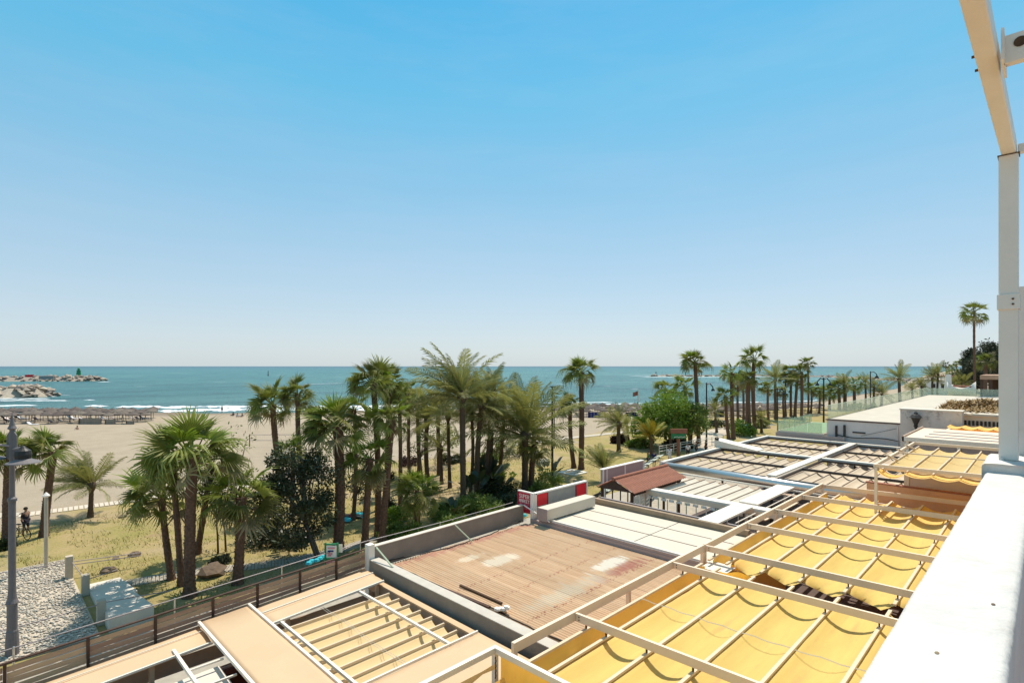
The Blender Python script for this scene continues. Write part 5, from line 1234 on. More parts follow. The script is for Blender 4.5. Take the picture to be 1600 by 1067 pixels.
lamp('dark lamp with one hanging bell by the tall right fan palm', 1104, 695, 598, 3, 1); lamp('double armed lamp with hanging bells before the glass terrace', 1287, 680, 590, 3, 2); lamp('thin lamp between the balustrade palms', 1360, 650, 580, 2, 1); lamp('slim grey lamp among the right fan palms', 1215, 675, 606, 2, 1)
# ------------------------------------------------------------------ signs and flag
b_ = at(1060, 712, 0); ppm = F/b_.dot(FW); ks = T('kiosk_sign', 'red and green promenade sign on a red post beside the round green tree', 'sign', b_)
MB().beam(b_, b_+Vector((0, 0, 40/ppm)), .35, .25, up=(0, 1, 0)).build('post', tile_red, ks)
c0 = b_-FW*.2; MB().beam(c0-RT*13/ppm+Vector((0, 0, 39/ppm)), c0+RT*13/ppm+Vector((0, 0, 39/ppm)), .2, 7/ppm).build('red_board', tile_red, ks)
MB().beam(c0-RT*12/ppm+Vector((0, 0, 31/ppm)), c0+RT*11/ppm+Vector((0, 0, 31/ppm)), .2, 7/ppm).build('green_board', green_paint, ks)
for k in range(9):
    MB().beam(c0-FW*.12+RT*(-8+2*k)/ppm+Vector((0, 0, (29.5+.4*(k % 3))/ppm)), c0-FW*.12+RT*(-8+2*k+1.2)/ppm+Vector((0, 0, (29.5+.4*(k % 3))/ppm)), .02, 1.5/ppm).build('letter_stroke', sign_white, ks)
b_ = at(997, 642, -.5); ppm = F/b_.dot(FW); fg = T('beach_flag', 'dull red beach flag blowing left on a thin pole by the water', 'flag', b_)
MB().tube([b_, b_+Vector((0, 0, 33/ppm))], .6/ppm, 6).build('pole', bar_metal, fg)
m = MB()
for i in range(7):
    p = b_-RT*(i*1.35)/ppm+FW*.25*math.sin(i*1.1)+Vector((0, 0, (31-.35*i)/ppm)); m.v += [tuple(p), tuple(p-Vector((0, 0, 6.5/ppm)))]
for i in range(6): m.f.append((2*i, 2*i+2, 2*i+3, 2*i+1))
m.build('cloth', tile_red, fg)
b_ = Vector((8.05, 17.0, 0)); nb = T('notice_board', 'green framed notice board with a pink and white poster behind the fence', 'notice board', b_)
pa = at(505, 850, 4.9); dep = at(520, 868, 4.3).dot(FW)
c_ = pd(518, dep, 4.30); ppm = F/dep
z0 = H-(882-572)/ppm; z1 = H-(850-572)/ppm
for s in (-9.5, 9.5): MB().beam(pd(518+s, dep, z0-.4), pd(518+s, dep, z1+.05), .05, .05, up=(0, 1, 0)).build('frame_post', green_paint, nb)
for z in (z0+.20, z1): MB().beam(pd(507, dep, z), pd(529, dep, z), .05, .05).build('frame_rail', green_paint, nb)
MB().beam(pd(510, dep, (z0+z1)/2+.10), pd(526, dep, (z0+z1)/2+.10), .02, .38).build('poster', sign_white, nb)
for k, zz in enumerate((.22, .12, .04, -.02)):
    MB().beam(pd(512, dep-.03, (z0+z1)/2+zz), pd(523-k*2, dep-.03, (z0+z1)/2+zz), .01, .045).build('print_line', MATS['sign_pink'] if k != 1 else cloth_blue, nb)
MB().beam(pd(508, dep, z0+.05), pd(524, dep, z0+.05), .02, .14).build('lower_poster', MATS['sign_pink'], nb)
nb2 = T('notice', 'small white paper notice on a board right of the green framed one', 'notice', pd(529, dep, 3))
MB().beam(pd(524, dep+.1, z1-.17), pd(535, dep+.1, z1-.17), .02, .26).build('paper', sign_white, nb2); MB().beam(pd(529, dep+.12, z1-.8), pd(529, dep+.12, z1-.1), .03, .03, up=(0, 1, 0)).build('stake', wood_dark, nb2)
MB().beam(pd(525, dep+.08, z1-.14), pd(527.5, dep+.08, z1-.14), .02, .14).build('picture', dark_metal, nb2)
p = pd(492, dep, z0+.05); m = MB()
for k in range(5): m.lathe((p.x+.12*k-.2, p.y+.06*math.sin(k*2), p.z+.02*k), [(.03, 0), (.11, .04), (.08, .1), (0, .13)], 7)
m.build('plastic_bag', cloth_teal, None, label='turquoise bag hooked on the fence rail left of the notice board', cat='bag')
# ------------------------------------------------------------------ people
def person(label, base, pose='stand', face=0.0, shirt=cloth_dark, legs=cloth_dark, bare=False, scale=1.0, grp='people on the beach and promenade'):
    t = T('person', label, 'person', base, grp)
    if pose == 'stand': J = {'hip': (0, 0, .92), 'chest': (.02, 0, 1.32), 'neck': (.02, 0, 1.48), 'head': (.03, 0, 1.60), 'top': (.03, 0, 1.70), 'hl': (0, .10, .88), 'kl': (.08, .11, .48), 'fl': (-.02, .11, .05), 'tl': (.16, .12, .03), 'hr': (0, -.10, .88), 'kr': (.0, -.11, .48), 'fr_': (-.12, -.11, .06), 'tr': (.03, -.12, .03), 'sl': (.0, .19, 1.40), 'el': (-.04, .25, 1.12), 'wl': (.10, .24, .88), 'sr': (.0, -.19, 1.40), 'er': (-.04, -.25, 1.12), 'wr': (.10, -.24, .88)}
    elif pose == 'sit': J = {'hip': (0, 0, .14), 'chest': (-.08, 0, .55), 'neck': (-.06, 0, .70), 'head': (-.03, 0, .82), 'top': (-.02, 0, .92), 'hl': (.04, .10, .13), 'kl': (.42, .16, .34), 'fl': (.66, .14, .06), 'tl': (.80, .16, .05), 'hr': (.04, -.10, .13), 'kr': (.44, -.16, .16), 'fr_': (.82, -.16, .07), 'tr': (.88, -.16, .16), 'sl': (-.08, .19, .62), 'el': (-.22, .26, .36), 'wl': (-.28, .24, .08), 'sr': (-.08, -.19, .62), 'er': (-.22, -.26, .36), 'wr': (-.28, -.24, .08)}
    else: J = {'hip': (0, 0, .13), 'chest': (-.42, 0, .15), 'neck': (-.58, 0, .15), 'head': (-.70, 0, .16), 'top': (-.80, 0, .17), 'hl': (.04, .09, .12), 'kl': (.46, .12, .22), 'fl': (.88, .12, .08), 'tl': (.94, .12, .18), 'hr': (.04, -.09, .12), 'kr': (.46, -.12, .12), 'fr_': (.90, -.12, .08), 'tr': (.96, -.12, .18), 'sl': (-.50, .18, .14), 'el': (-.30, .30, .10), 'wl': (-.08, .26, .08), 'sr': (-.50, -.18, .14), 'er': (-.66, -.34, .10), 'wr': (-.82, -.22, .08)}
    RAD = {'hip': .13, 'chest': .145, 'neck': .055, 'head': .10, 'top': .085, 'hl': .09, 'kl': .06, 'fl': .04, 'tl': .03, 'hr': .09, 'kr': .06, 'fr_': .04, 'tr': .03, 'sl': .06, 'el': .042, 'wl': .03, 'sr': .06, 'er': .042, 'wr': .03}
    E = [('hip', 'chest'), ('chest', 'neck'), ('neck', 'head'), ('head', 'top'), ('hip', 'hl'), ('hl', 'kl'), ('kl', 'fl'), ('fl', 'tl'), ('hip', 'hr'), ('hr', 'kr'), ('kr', 'fr_'), ('fr_', 'tr'), ('chest', 'sl'), ('sl', 'el'), ('el', 'wl'), ('chest', 'sr'), ('sr', 'er'), ('er', 'wr')]
    ca, sa = math.cos(face), math.sin(face)
    def tf(p): return (scale*(p[0]*ca-p[1]*sa), scale*(p[0]*sa+p[1]*ca), scale*p[2])
    def skinned(names, edges, m_, grow, name):
        me = bpy.data.meshes.new(name); me.from_pydata([tf(J[k]) for k in names], [(names.index(a), names.index(b_)) for a, b_ in edges], []); me.materials.append(m_)
        o = bpy.data.objects.new(name, me); C.objects.link(o); o.parent = t; sk = o.modifiers.new('skin', 'SKIN'); me.skin_vertices.new() if not me.skin_vertices else None
        for i, k in enumerate(names):
            v = me.skin_vertices[0].data[i]; v.radius = (RAD[k]*grow*scale,)*2; v.use_root = (i == 0)
        sb = o.modifiers.new('sub', 'SUBSURF'); sb.levels = 1; sb.render_levels = 1; return o
    names = list(J); skinned(names, E, skin, 1.0, 'body')
    if not bare: skinned(['chest', 'hip', 'sl', 'el', 'sr', 'er'], [('chest', 'hip'), ('chest', 'sl'), ('sl', 'el'), ('chest', 'sr'), ('sr', 'er')], shirt, 1.16, 'shirt')
    skinned(['hip', 'hl', 'kl', 'hr', 'kr'], [('hip', 'hl'), ('hl', 'kl'), ('hip', 'hr'), ('hr', 'kr')], legs, 1.15, 'shorts')
    hp_ = Vector(tf(J['head'])); tp_ = Vector(tf(J['top'])); d = (tp_-hp_).normalized(); back = Vector((-ca, -sa, 0)) if pose != 'lie' else Vector((0, 0, -1))
    m = MB(); c_ = hp_+d*.04*scale+back*.025*scale; m.lathe((0, 0, 0), [(.09, -.05), (.115, 0), (.105, .06), (.06, .105), (0, .12)], 8); M_ = d.to_track_quat('Z', 'Y').to_matrix(); m.v = [tuple(c_+M_ @ Vector(v)*scale) for v in m.v]
    o = bpy.data.objects.new('hair', m.mesh('hair', hair)); C.objects.link(o); o.parent = t
    return t
def gz(px, py, z=-.1): return at(px, py, z)
person('bather in red sitting alone on the sand near the left umbrellas', gz(121, 674, -.35), 'sit', -1.2, bare=True, legs=cloth_pink)
person('person wading at the water edge left of centre', gz(347, 645, -.66), 'stand', 2.0, bare=True)
person('leftmost dark figure of the group sitting by the surf', gz(364, 650, -.6), 'sit', 2.0); person('middle figure of the group sitting by the surf', gz(371, 652, -.6), 'sit', 1.2, shirt=cloth_white); person('rightmost figure of the group sitting by the surf', gz(378, 652, -.6), 'sit', 2.4)
person('sunbather lying on the sand below the surf group', gz(366, 658, -.55), 'lie', .6, bare=True)
person('dark haired person on the sand left of the foreground palm crown', gz(224, 735, 0), 'stand', 2.2, shirt=cloth_dark, bare=True); person('person half hidden behind the left crown of the foreground palm', gz(239, 735, 0), 'sit', 2.2, bare=True, legs=cloth_pink)
person('person in white walking on the promenade past the kiosk roof', gz(1046, 722, .03), 'stand', .4, shirt=cloth_white, legs=cloth_white)
person('person in black on the promenade near the pergola corner', gz(1088, 712, .03), 'stand', 2.4); person('second person in black right of the promenade walker', gz(1103, 710, .03), 'stand', 2.4)
person('person in blue beside the curved canopy', gz(1022, 730, .03), 'stand', .3, shirt=cloth_blue); person('person in green shirt beside the curved canopy', gz(1013, 730, .03), 'stand', 2.5, shirt=green_paint); person('person in pale clothes farther along the promenade', gz(1075, 716, .03), 'stand', .8, shirt=cloth_white)
person('person in dark clothes near the right edge of the red sign board', Vector((21.9, 17.6, .03)), 'stand', .5)
cy = at(33, 838, 0); person('cyclist in black holding the bicycle behind the street lamp', cy+FW*.3, 'stand', -.8)
for (x, y, lb) in ((23.2, 13.2, 'diner in dark clothes sitting under the open cream frame'), (23.3, 11.6, 'diner in white sitting under the open cream frame')):
    person(lb, Vector((x, y, .62)), 'sit', 2.2, shirt=cloth_dark if y > 12 else cloth_white, legs=cloth_dark, grp='diners on the cafe terrace')
# bicycle
bc = T('bicycle', 'black bicycle standing on the dry grass behind the street lamp', 'bicycle', at(34, 845, 0)); b0 = at(33, 842, 0); ax = (RT*.95-FW*.3).normalized()
def torus(c, axis, R, rr_, n=22, k=6):
    m = MB(); axis = axis.normalized(); u = axis.cross(Vector((0, 0, 1))).normalized(); v = axis.cross(u)
    pts = [c+(u*math.cos(2*math.pi*i/n)+v*math.sin(2*math.pi*i/n))*R for i in range(n+1)]; m.tube(pts, rr_, k, caps=False); return m
nrm = ax.cross(Vector((0, 0, 1)))
for s in (-.52, .52):
    c_ = b0+ax*s+Vector((0, 0, .34)); w_ = torus(c_, nrm, .32, .025).build('wheel', rubber, bc); mm = MB()
    for k in range(9): a = k*.698; mm.tube([c_, c_+(ax*math.cos(a)+Vector((0, 0, 1))*math.sin(a))*.31], .004, 3)
    mm.build('spokes', silver, w_)
def bp3(s, z): return b0+ax*s+Vector((0, 0, z))
mm = MB(); [mm.tube([bp3(*a), bp3(*b2)], .018, 6) for a, b2 in (((-.52, .34), (-.08, .32)), ((-.08, .32), (-.22, .82)), ((-.22, .78), (.34, .80)), ((.34, .80), (-.08, .32)), ((-.52, .34), (-.2, .76)), ((.34, .85), (.52, .34)), ((.33, .8), (.30, 1.0)))]
mm.build('frame', dark_metal, bc); MB().beam(bp3(-.36, .88), bp3(-.10, .88), .13, .05).build('saddle', rubber, bc); MB().tube([bp3(.30, 1.0)-nrm*.28, bp3(.30, 1.0)+nrm*.28], .014, 6).build('handlebar', dark_metal, bc)
# towels on the grass
tg = at(535, 812, 0)
for k, (px, py, m_, lb) in enumerate(((537, 812, cloth_teal, 'left turquoise towel on the grass between palm trunks'), (562, 806, cloth_teal, 'right turquoise towel on the grass between palm trunks'))):
    p = at(px, py, .03); m = MB()
    for i in range(7):
        for j in range(4):
            q = p+RT*(i/6-.5)*1.2+FW*(j/3-.5)*1.3; m.v.append((q.x, q.y, .05+.10*abs(noise.noise(Vector((i*.8, j*.9, k))))+.04))
    for i in range(6):
        for j in range(3): q = i*4+j; m.f.append((q, q+4, q+5, q+1))
    m.build('beach_towel', m_, None, label=lb, cat='towel', group='towels on the grass')
person('sunbather lying with raised feet on the turquoise towels', at(548, 808, .06), 'lie', -.9, bare=True, legs=cloth_pink, scale=.9)
p = at(553, 809, .0); m = MB(); m.lathe((p.x, p.y, 0), [(.02, 0), (.16, .08), (.19, .2), (.12, .33), (0, .38)], 10); m.build('beach_ball', cloth_pink, None, label='pink and white ball between the turquoise towels', cat='ball')
# ------------------------------------------------------------------ volleyball nets
for (xa, xb, yb, yt, lb) in ((390, 470, 698, 678, 'volleyball net on the sand left of the leaning dark fan palm'), (536, 606, 690, 671, 'volleyball net on the sand behind the large fan palm')):
    t = T('volleyball_net', lb, 'net', at(xa, yb), 'volleyball nets'); d = at(xa, yb).dot(FW); ppm = F/d; Hn = (yb-yt)/ppm
    for x in (xa, xb): MB().tube([pd(x, d), pd(x, d, Hn)], .06, 6).build('post', wood_dark, t)
    m = MB()
    for z in (Hn*.95, Hn*.5): m.tube([pd(xa, d, z), pd(xb, d, z)], .035, 4)
    for k in range(0, 25): m.tube([pd(xa+(xb-xa)*k/24, d, Hn*.5), pd(xa+(xb-xa)*k/24, d, Hn*.95)], .006, 3)
    m.build('net', grey_metal, t)
# ------------------------------------------------------------------ thatched umbrellas and loungers
def umb_mesh():
    m = MB(); n = 14; r = random.Random(2); prof = [(1.12, -.08), (1.15, .06), (.82, .32), (.42, .54), (.12, .70), (0, .84)]; base = 0
    for (R, z) in prof:
        for k in range(n): j = 1+r.uniform(-.05, .05); m.v.append((R*j*math.cos(2*math.pi*k/n), R*j*math.sin(2*math.pi*k/n), 1.75+z*.8+r.uniform(-.04, .04)*(R > .2)))
    for i in range(len(prof)-1):
        for k in range(n): m.f.append((i*n+k, i*n+(k+1) % n, (i+1)*n+(k+1) % n, (i+1)*n+k))
    return m.mesh('canopy', thatch)
UM = umb_mesh(); PM = MB().tube([(0, 0, -.1), (0, 0, 1.9)], .04, 6).mesh('pole', wood_dark)
def lounger_mesh(m_):
    m = MB(); m.box(-.3, .3, -.9, .45, .28, .36); m.beam((0, .45, .34), (0, .95, .75), .6, .06)
    for x in (-.27, .27):
        for y in (-.8, .4): m.box(x-.03, x+.03, y-.03, y+.03, -.05, .28)
    return m.mesh('sunbed', m_)
LM = [lounger_mesh(cloth_white), lounger_mesh(grey_metal), lounger_mesh(cloth_dark)]
r = random.Random(4); cnt = 0
ORD = 'first second third fourth fifth sixth seventh eighth ninth tenth eleventh twelfth thirteenth fourteenth fifteenth sixteenth seventeenth eighteenth nineteenth twentieth twenty-first twenty-second twenty-third twenty-fourth twenty-fifth twenty-sixth twenty-seventh twenty-eighth twenty-ninth thirtieth thirty-first thirty-second'.split()
ROW = ['row nearest the park', 'second row from the park', 'third row from the park', 'fourth row from the park', 'fifth row from the park', 'row nearest the sea']
def umbrella_row(xa, xb, step, d, zb, lb, grp):
    global cnt
    x = xa; q0 = 0; side = lb.split('|')[1]; row = lb
    while x < xb:
        q0 += 1; lb = 'straw umbrella at the '+side+', '+ORD[q0-1]+' from the left in the '+row.split('|')[0]
        px = x+r.uniform(-.25, .25)*step; p = pd(px, d+r.uniform(-.8, .8), zb); s = r.uniform(.88, 1.08)
        t = T('thatched_umbrella', lb, 'beach umbrella', p, grp); inst('canopy', UM, t, Matrix.Rotation(r.random()*6, 4, 'Z') @ Matrix.Scale(s, 4)); inst('pole', PM, t, Matrix.Scale(s, 4)); x += step; cnt += 1
for k, (d, zb) in enumerate(((100.5, -.35), (103.5, -.4), (107, -.45), (110.5, -.5), (114, -.55))):
    umbrella_row(-30+k*4, 215+[0, 25, 30, 36, 30, 20][k], 17, d, zb, ROW[k]+'|left', 'straw umbrellas at the left')
for k, (d, zb) in enumerate(((112, -.4), (116, -.45), (120.5, -.5), (125, -.55), (129, -.6))):
    umbrella_row(868+k*3, 1290 if k > 1 else 1210, 16, d+ (0 if k < 3 else 0), zb, ROW[k if k < 4 else 5]+'|right', 'straw umbrellas at the right')
for k in range(46):
    left = k < 22; px = r.uniform(0, 235) if left else r.uniform(870, 1230); d = r.uniform(97.5, 112) if left else r.uniform(109, 120)
    o = bpy.data.objects.new('sunbed', LM[k % 3]); C.objects.link(o); o.location = pd(px, d, -.38); o.rotation_euler = (0, 0, r.uniform(-.3, .3)+.8)
    tag(o, ['sunbed with white mattress', 'grey sunbed', 'dark sunbed'][k % 3]+' under the straw umbrellas at the '+('left' if left else 'right')+', '+('left' if px < (80 if left else 990) else 'middle' if px < (160 if left else 1110) else 'right')+' part', 'sunbed', 'sunbeds on the beach')
def screen(xa, xb, d, h_, m_, lb, n):
    t = T('windbreak', lb, 'windbreak', pd(xa, d, -.4))
    for k in range(n):
        a = xa+(xb-xa)*k/n; b2 = xa+(xb-xa)*(k+.94)/n; MB().beam(pd(a, d, -.4+h_/2), pd(b2, d, -.4+h_/2), .06, h_).build('panel', m_, t)
    for x in (xa, xb): MB().tube([pd(x, d-.1, -.5), pd(x, d-.1, -.3+h_)], .05, 5).build('post', wood_dark, t)
screen(124, 158, 98.5, 1.3, grey_render, 'long grey wooden windbreak before the left umbrellas', 7); screen(164, 180, 98.5, 1.1, grey_render, 'short grey wooden windbreak beside the long one', 3); screen(197, 209, 98.5, .9, grey_render, 'small grey box like windbreak right of the others', 2)
screen(919, 938, 110, 1.5, cloth_blue, 'dark blue cloth windbreak under the right umbrellas', 4); screen(978, 996, 113, 1.2, cloth_blue, 'second dark blue cloth windbreak near the round green tree', 4)
t = T('portable_cabin', 'grey blue cabin with arched top on the sand behind the hedge', 'cabin', at(1127, 652, -.2)); c_ = at(1127, 652, -.2); ppm = F/c_.dot(FW)
m = MB(); pr = [(-4.5, 0), (-4.5, 9), (-3, 11.5), (0, 12.5), (3, 11.5), (4.5, 9), (4.5, 0)]
for dd in (0, 1.4): m.v += [tuple(c_+RT*x/ppm+FW*dd+Vector((0, 0, z/ppm))) for x, z in pr]
m.f = [tuple(range(7)), tuple(reversed(range(7, 14)))]+[(i, i+1, i+8, i+7) for i in range(6)]; m.build('shell', mat('cabin_grey', (.10, .15, .20), .6, .1, 3), t); MB().beam(c_-FW*.03-RT*2.5/ppm+Vector((0, 0, 5/ppm)), c_-FW*.03+RT*2.5/ppm+Vector((0, 0, 5/ppm)), .04, 8/ppm).build('door', dark_metal, t)
# ------------------------------------------------------------------ curved canopies along the promenade
cc = T('curved_canopy', 'row of curved grey green slatted canopies on black brackets along the promenade', 'canopy', (33, 21.5, 0))
pa_, pb_ = Vector((26.5, 19.6, 0)), Vector((41.5, 24.2, 0)); dd_ = (pb_-pa_); L_ = dd_.length; dd_.normalize(); sd2 = Vector((-dd_.y, dd_.x, 0)); nb_ = 8
gg = mat('canopy_slats', (.42, .45, .38), .6, .1, 3)
for k in range(nb_):
    for j in range(8):
        a = .15+1.25*j/8; a2 = .15+1.25*(j+.8)/8; m = MB()
        def q(s, an): return pa_+dd_*s+sd2*(1.3-1.9*math.cos(an))*-1+Vector((0, 0, 1.5+1.5*math.sin(an)))
        s0 = L_*k/nb_+.10; s1 = L_*(k+1)/nb_-.06
        m.quad(q(s0, a), q(s1, a), q(s1, a2), q(s0, a2)); m.build('slat', gg, cc)
    m = MB(); m.tube([q(L_*k/nb_, .1+1.3*i/8) for i in range(9)], .07, 5); m.build('bracket', dark_metal, cc)
    MB().tube([pa_+dd_*(L_*k/nb_)+sd2*.6, q(L_*k/nb_, .1)], .05, 5).build('post', dark_metal, cc)
rl = T('railing', 'white tubular railing along the promenade behind the kiosk', 'railing', (43, 24, 0))
ra, rb = at(1030, 712, .03), at(1130, 692, .03)
for z in (.5, .85, 1.1): MB().tube([ra+Vector((0, 0, z)), rb+Vector((0, 0, z))], .04, 5).build('rail', white_metal, rl)
for k in range(11): p = ra.lerp(rb, k/10); MB().tube([p, p+Vector((0, 0, 1.1))], .05, 5).build('post', white_metal, rl)
# ------------------------------------------------------------------ cafe tables and chairs under the open frame
def chair_meshes():
    s = MB().box(-.22, .22, -.22, .22, .43, .47).mesh('seat', cloth_white); b2 = MB().box(-.22, .22, .19, .23, .47, .92).mesh('backrest', cloth_white); l = MB().box(-.02, .02, -.02, .02, 0, .43).mesh('leg', cloth_white); return s, b2, l
CS, CB_, CL_ = chair_meshes(); MB().box(22.2, 24.3, 9.5, 16.0, .11, .60).build('raised_floor', floor_brown, kind='structure')
k = 0
for i_, (x, y, a) in enumerate(((22.7, 15.0, .3), (23.6, 14.6, 3.4), (22.6, 13.6, .2), (23.7, 12.8, 3.0), (22.7, 12.2, .1), (23.7, 11.2, 3.3), (22.7, 10.7, 0))):
    t = T('cafe_chair', ORD[i_]+' white cafe chair from the tiled kiosk under the open cream frame', 'chair', (x, y, .6), 'white cafe chairs'); t.rotation_euler = (0, 0, a)
    inst('seat', CS, t, Matrix()); inst('backrest', CB_, t, Matrix())
    for sx in (-.2, .2):
        for sy in (-.2, .2): inst('leg', CL_, t, Matrix.Translation((sx, sy, 0)))
for i_, y in enumerate((14.2, 12.5, 10.9)):
    t = T('cafe_table', ORD[i_]+' small white cafe table from the tiled kiosk under the open cream frame', 'table', (23.1, y, .6), 'white cafe tables')
    MB().lathe((23.1, y, .6), [(.0, .72), (.38, .72), (.38, .75), (0, .75)], 14).build('table_top', cloth_white, t); MB().tube([(23.1, y, .6), (23.1, y, 1.32)], .03, 6).build('leg', dark_metal, t)
fpn = T('potted_plant', 'small green plant in a pot between the sign box and the kiosk', 'plant', (22.0, 15.6, 3.6))
MB().lathe((22.0, 15.5, 3.2), [(.12, 0), (.2, .35), (.18, .35), (0, .33)], 10).build('pot', tile_red, fpn)
o = bpy.data.objects.new('leaves', leaf_mesh('leaves', mid_leaf, [(.0, -.1, -.0, .3), (.15, 0, .1, .22), (-.15, -.1, .12, .2)], 60, .2, 3, narrow=.2)); C.objects.link(o); o.parent = fpn
MB().box(21.5, 22.4, 15.2, 16.0, 3.1, 3.2).build('shelf', grey_metal, fpn)
# ------------------------------------------------------------------ breakwaters
def rock_mesh(seed):
    r = random.Random(seed); m = MB(); m.v = [tuple(Vector(v)*r.uniform(.8, 1.2)+Vector((r.uniform(-.15, .15), r.uniform(-.15, .15), 0))) for v in ico]; m.f = [tuple(f) for f in icf]; return m.mesh('rock', stone)
RM = [rock_mesh(s) for s in range(6)]
def breakwater(lb, pts, width, h_, size, n, seed, taper=True):
    r = random.Random(seed); t = T('breakwater', lb, 'breakwater', pts[0]); o0 = Vector(pts[0])
    core = MB(); k = len(pts)
    for i, p in enumerate(pts):
        d = (pts[min(i+1, k-1)]-pts[max(i-1, 0)]).normalized(); s = Vector((-d.y, d.x, 0)); e = .25 if taper and i == k-1 else 1
        core.v += [tuple(p-s*width*e), tuple(p-s*width*.3*e+Vector((0, 0, h_*.75*e))), tuple(p+s*width*.3*e+Vector((0, 0, h_*.75*e))), tuple(p+s*width*e)]
    for i in range(k-1):
        for j in range(3): a = i*4+j; core.f.append((a, a+4, a+5, a+1))
    core.build('rubble_core', stone, t)
    for _ in range(n):
        u = r.random()*(k-1); i = int(u); p = pts[i].lerp(pts[i+1], u-i); d = (pts[i+1]-pts[i]).normalized(); s = Vector((-d.y, d.x, 0)); e = 1 if u < k-1.5 or not taper else 1-.75*(u-(k-1.5))/.5
        v = r.uniform(-1, 1); z = h_*.78*e*(1 if abs(v) < .3 else (1-abs(v))/.7); q = p+s*v*width*e+Vector((0, 0, z-.1*size))-o0; sc = size*r.uniform(.55, 1.25)
        inst('rock', RM[r.randrange(6)], t, Matrix.Translation(q) @ Matrix.Rotation(r.random()*6.28, 4, 'Z') @ Matrix.Rotation(r.uniform(-.7, .7), 4, 'X') @ Matrix.Diagonal((sc, sc*r.uniform(.7, 1.1), sc*r.uniform(.6, 1), 1)))
    return t
z_ = SEA
breakwater('long harbour breakwater of pale boulders out at sea on the left', [at(-260, 596.5, z_), at(-60, 596, z_), at(60, 595.5, z_), at(120, 595.5, z_), at(166, 595, z_)], 7, 3.9, 1.9, 280, 1)
breakwater('nearer low mound of pale rocks washed by surf at the left edge', [at(-120, 621, z_), at(-20, 621, z_), at(20, 621, z_), at(48, 620, z_), at(72, 618, z_)], 6.5, 4.4, 1.5, 220, 2)
breakwater('thin dark groyne far out behind the right fan palms', [at(1018, 588.0, z_), at(1080, 588, z_), at(1142, 588.0, z_)], 4, 1.3, 1.8, 110, 3, False)
breakwater('thin far groyne behind the balustrade palms', [at(1150, 587, z_), at(1290, 589, z_), at(1390, 594, z_), at(1440, 598, z_)], 4, 1.6, 1.8, 130, 4, False)
for (a, b2, py, w_, sd_) in ((1000, 1150, 589.2, 9, 31), (1150, 1290, 588.5, 6, 37), (150, 175, 596.5, 7, 41), (-120, 80, 623.0, 3.5, 43), (-80, 110, 626, 3, 47), (40, 90, 619.5, 4, 49), (980, 1160, 587.0, 5, 51)):
    m = MB(); n = int((b2-a)/2)+2; d0 = at(a, py, SEA).dot(FW)
    for i in range(n):
        px = a+(b2-a)*i/(n-1); e = min(1, min(i, n-1-i)/5); ww = w_*e*max(.05, .5+noise.noise(Vector((px*.09, sd_, 0)))*1.1)
        dc = d0+noise.noise(Vector((px*.05, sd_, 5)))*w_*.6
        for t_ in (-.5, 0, .5): m.v.append(tuple(pd(px, dc+t_*ww, SEA+.02+(.15 if t_ == 0 else 0)*e)))
    for i in range(n-1):
        for j in range(2): q_ = i*3+j; m.f.append((q_, q_+3, q_+4, q_+1))
    m.build('surf', foam, kind='stuff', smooth=True)
b_ = at(123, 594, SEA); zt = 3.0; bn = T('beacon', 'green harbour light tower at the end of the long breakwater', 'beacon', b_)
MB().lathe((b_.x, b_.y, SEA), [(2.4, 3.0), (2.4, 3.6), (1.7, 3.8), (1.25, 7.6), (1.7, 7.65), (1.7, 7.9), (.8, 8.0), (.8, 9.2), (1.0, 9.3), (0, 10.0)], 12).build('tower', green_paint, bn)
p = at(46, 594, SEA); MB().box(p.x-2.6, p.x+2.6, p.y-2.2, p.y+2.2, SEA+1.0, SEA+4.4).build('red_container', red_panel, None, label='red container like block on the long breakwater', cat='container')
p = at(72, 594, SEA+2); MB().box(p.x-3.5, p.x+3.5, p.y-2.2, p.y+2.2, SEA+2.6, SEA+4.9).build('machinery', grey_metal, None, label='grey machinery shed on the long breakwater', cat='shed')
for (px, lb) in ((419, 'thin dark sea marker post near the horizon at the left'), (1025, 'small dark buoy near the horizon at the right')):
    p = at(px, 587 if px < 500 else 583.5, SEA); MB().lathe((p.x, p.y, SEA), [(.9, 0), (.9, .8), (.4, 1.2), (.35, 5.5 if px < 500 else 3.0), (0, 6.0 if px < 500 else 3.5)], 8).build('sea_marker', dark_metal, None, label=lb, cat='buoy')
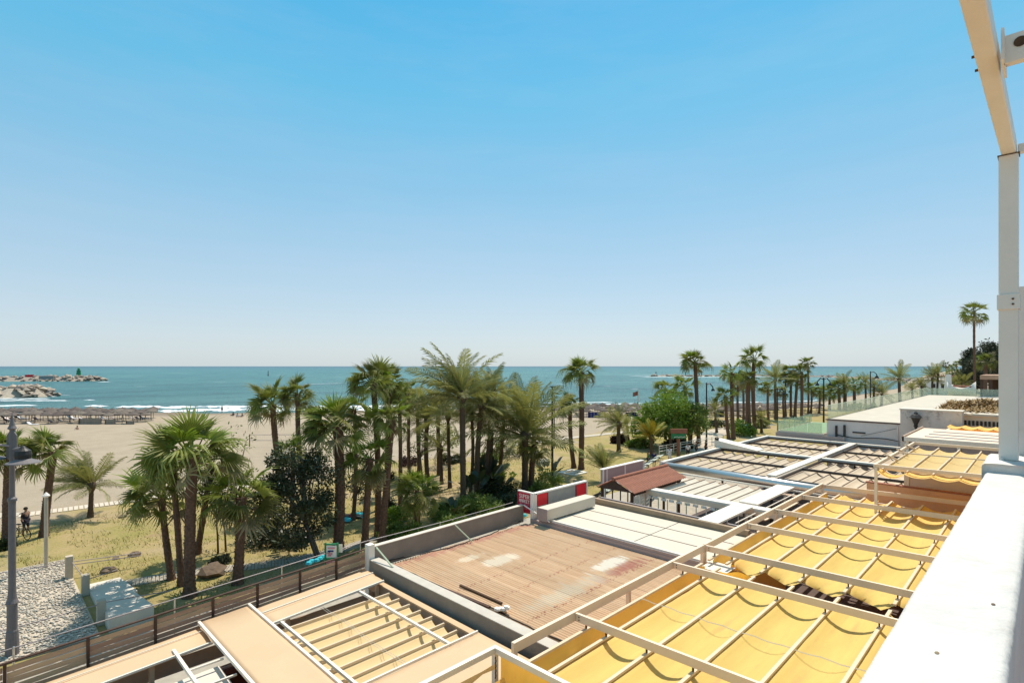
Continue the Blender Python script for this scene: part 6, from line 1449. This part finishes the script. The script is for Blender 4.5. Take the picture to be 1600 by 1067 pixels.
# ------------------------------------------------------------------ far right beach bar and boat
bo = T('boat', 'white wooden boat displayed on a brown base above the pale roof', 'boat', (105, 6, 5)); k1, k2 = (1480-800)/F, (1524-800)/F
def onx(px, X_, z): k = (px-800)/F; return Vector((X_, X_*(1-k)/(1+k), z))
m = MB(); XB = 107.5; n = 12; a_, b2 = onx(1481, XB, 0), onx(1524, XB, 0)
for i in range(n+1):
    t_ = i/n; c_ = a_.lerp(b2, t_); w_ = 1.3*math.sin(math.pi*min(1, .08+.92*t_))**.5; sh = 7.1+1.0*(2*t_-1)**2
    for (s, z) in ((-1, sh), (-.7, 6.3), (0, 5.95), (.7, 6.3), (1, sh)): m.v.append((c_.x+s*w_, c_.y, z))
for i in range(n):
    for j in range(4): q_ = i*5+j; m.f.append((q_, q_+5, q_+6, q_+1))
o = m.build('hull', sign_white, bo, smooth=True); o.modifiers.new('t', 'SOLIDIFY').thickness = .08
MB().box(XB-.5, XB+.8, min(a_.y, b2.y)+.6, max(a_.y, b2.y)-.6, 5.0, 6.1).build('base', hay, bo); MB().box(XB-1, XB+1, min(a_.y, b2.y)+.4, max(a_.y, b2.y)-.4, 7.3, 7.5).build('thwarts', tile_red, bo)
MB().tube([onx(1481, XB, 6.5), onx(1482, XB, 9.2)], [.5, .35], 8).build('prow_post', sign_white, bo)
bb_ = T('beach_bar', 'open beach bar with a flat terracotta roof on dark posts at the far right', 'bar', (125, 5, 0)); XR = 118
p0, p1 = onx(1531, XR, 0), onx(1600, XR, 0)
MB().box(XR, XR+12, p1.y-2, p0.y, 8.3, 9.0).build('roof', mat('bar_roof', (.46, .29, .20), .9, .15, 1), bb_); MB().box(XR+9, XR+10, p1.y-2, p0.y-.5, 0, 8.3).build('back_wall', wood_dark, bb_)
for px in (1534, 1548, 1570): q_ = onx(px, XR+.3, 0); MB().box(q_.x-.2, q_.x+.2, q_.y-.2, q_.y+.2, 0, 8.3).build('post', wood_dark, bb_)
MB().box(106, 117, .3, 12, 0, 4.8).build('rear_terrace', concrete, None, label='pale rear terrace block under the white boat', cat='terrace')
for k, (px, w_, z, lb) in enumerate(((1462, 8, 5.6, 'low white beach house beyond the twin feather palms'), (1476, 6, 6.5, 'small cream beach house left of the boat'), (1500, 9, 6.0, 'long low white house behind the boat'))):
    c_ = pd(px, 190+20*k, 0); t = T('beach_house', lb, 'house', c_); MB().box(c_.x-5, c_.x+5, c_.y-w_/2, c_.y+w_/2, 0, z).build('wall', sign_white, t); MB().box(c_.x-5.3, c_.x+5.3, c_.y-w_/2-.3, c_.y+w_/2+.3, z+.003, z+.3).build('roof', tile_red if k == 1 else pale_slab, t)
    for j in range(3): MB().box(c_.x-5.06, c_.x-5.005, c_.y-w_/2+.8+j*(w_/3), c_.y-w_/2+1.9+j*(w_/3), z-2.6, z-1.2).build('window', dark_metal, t)
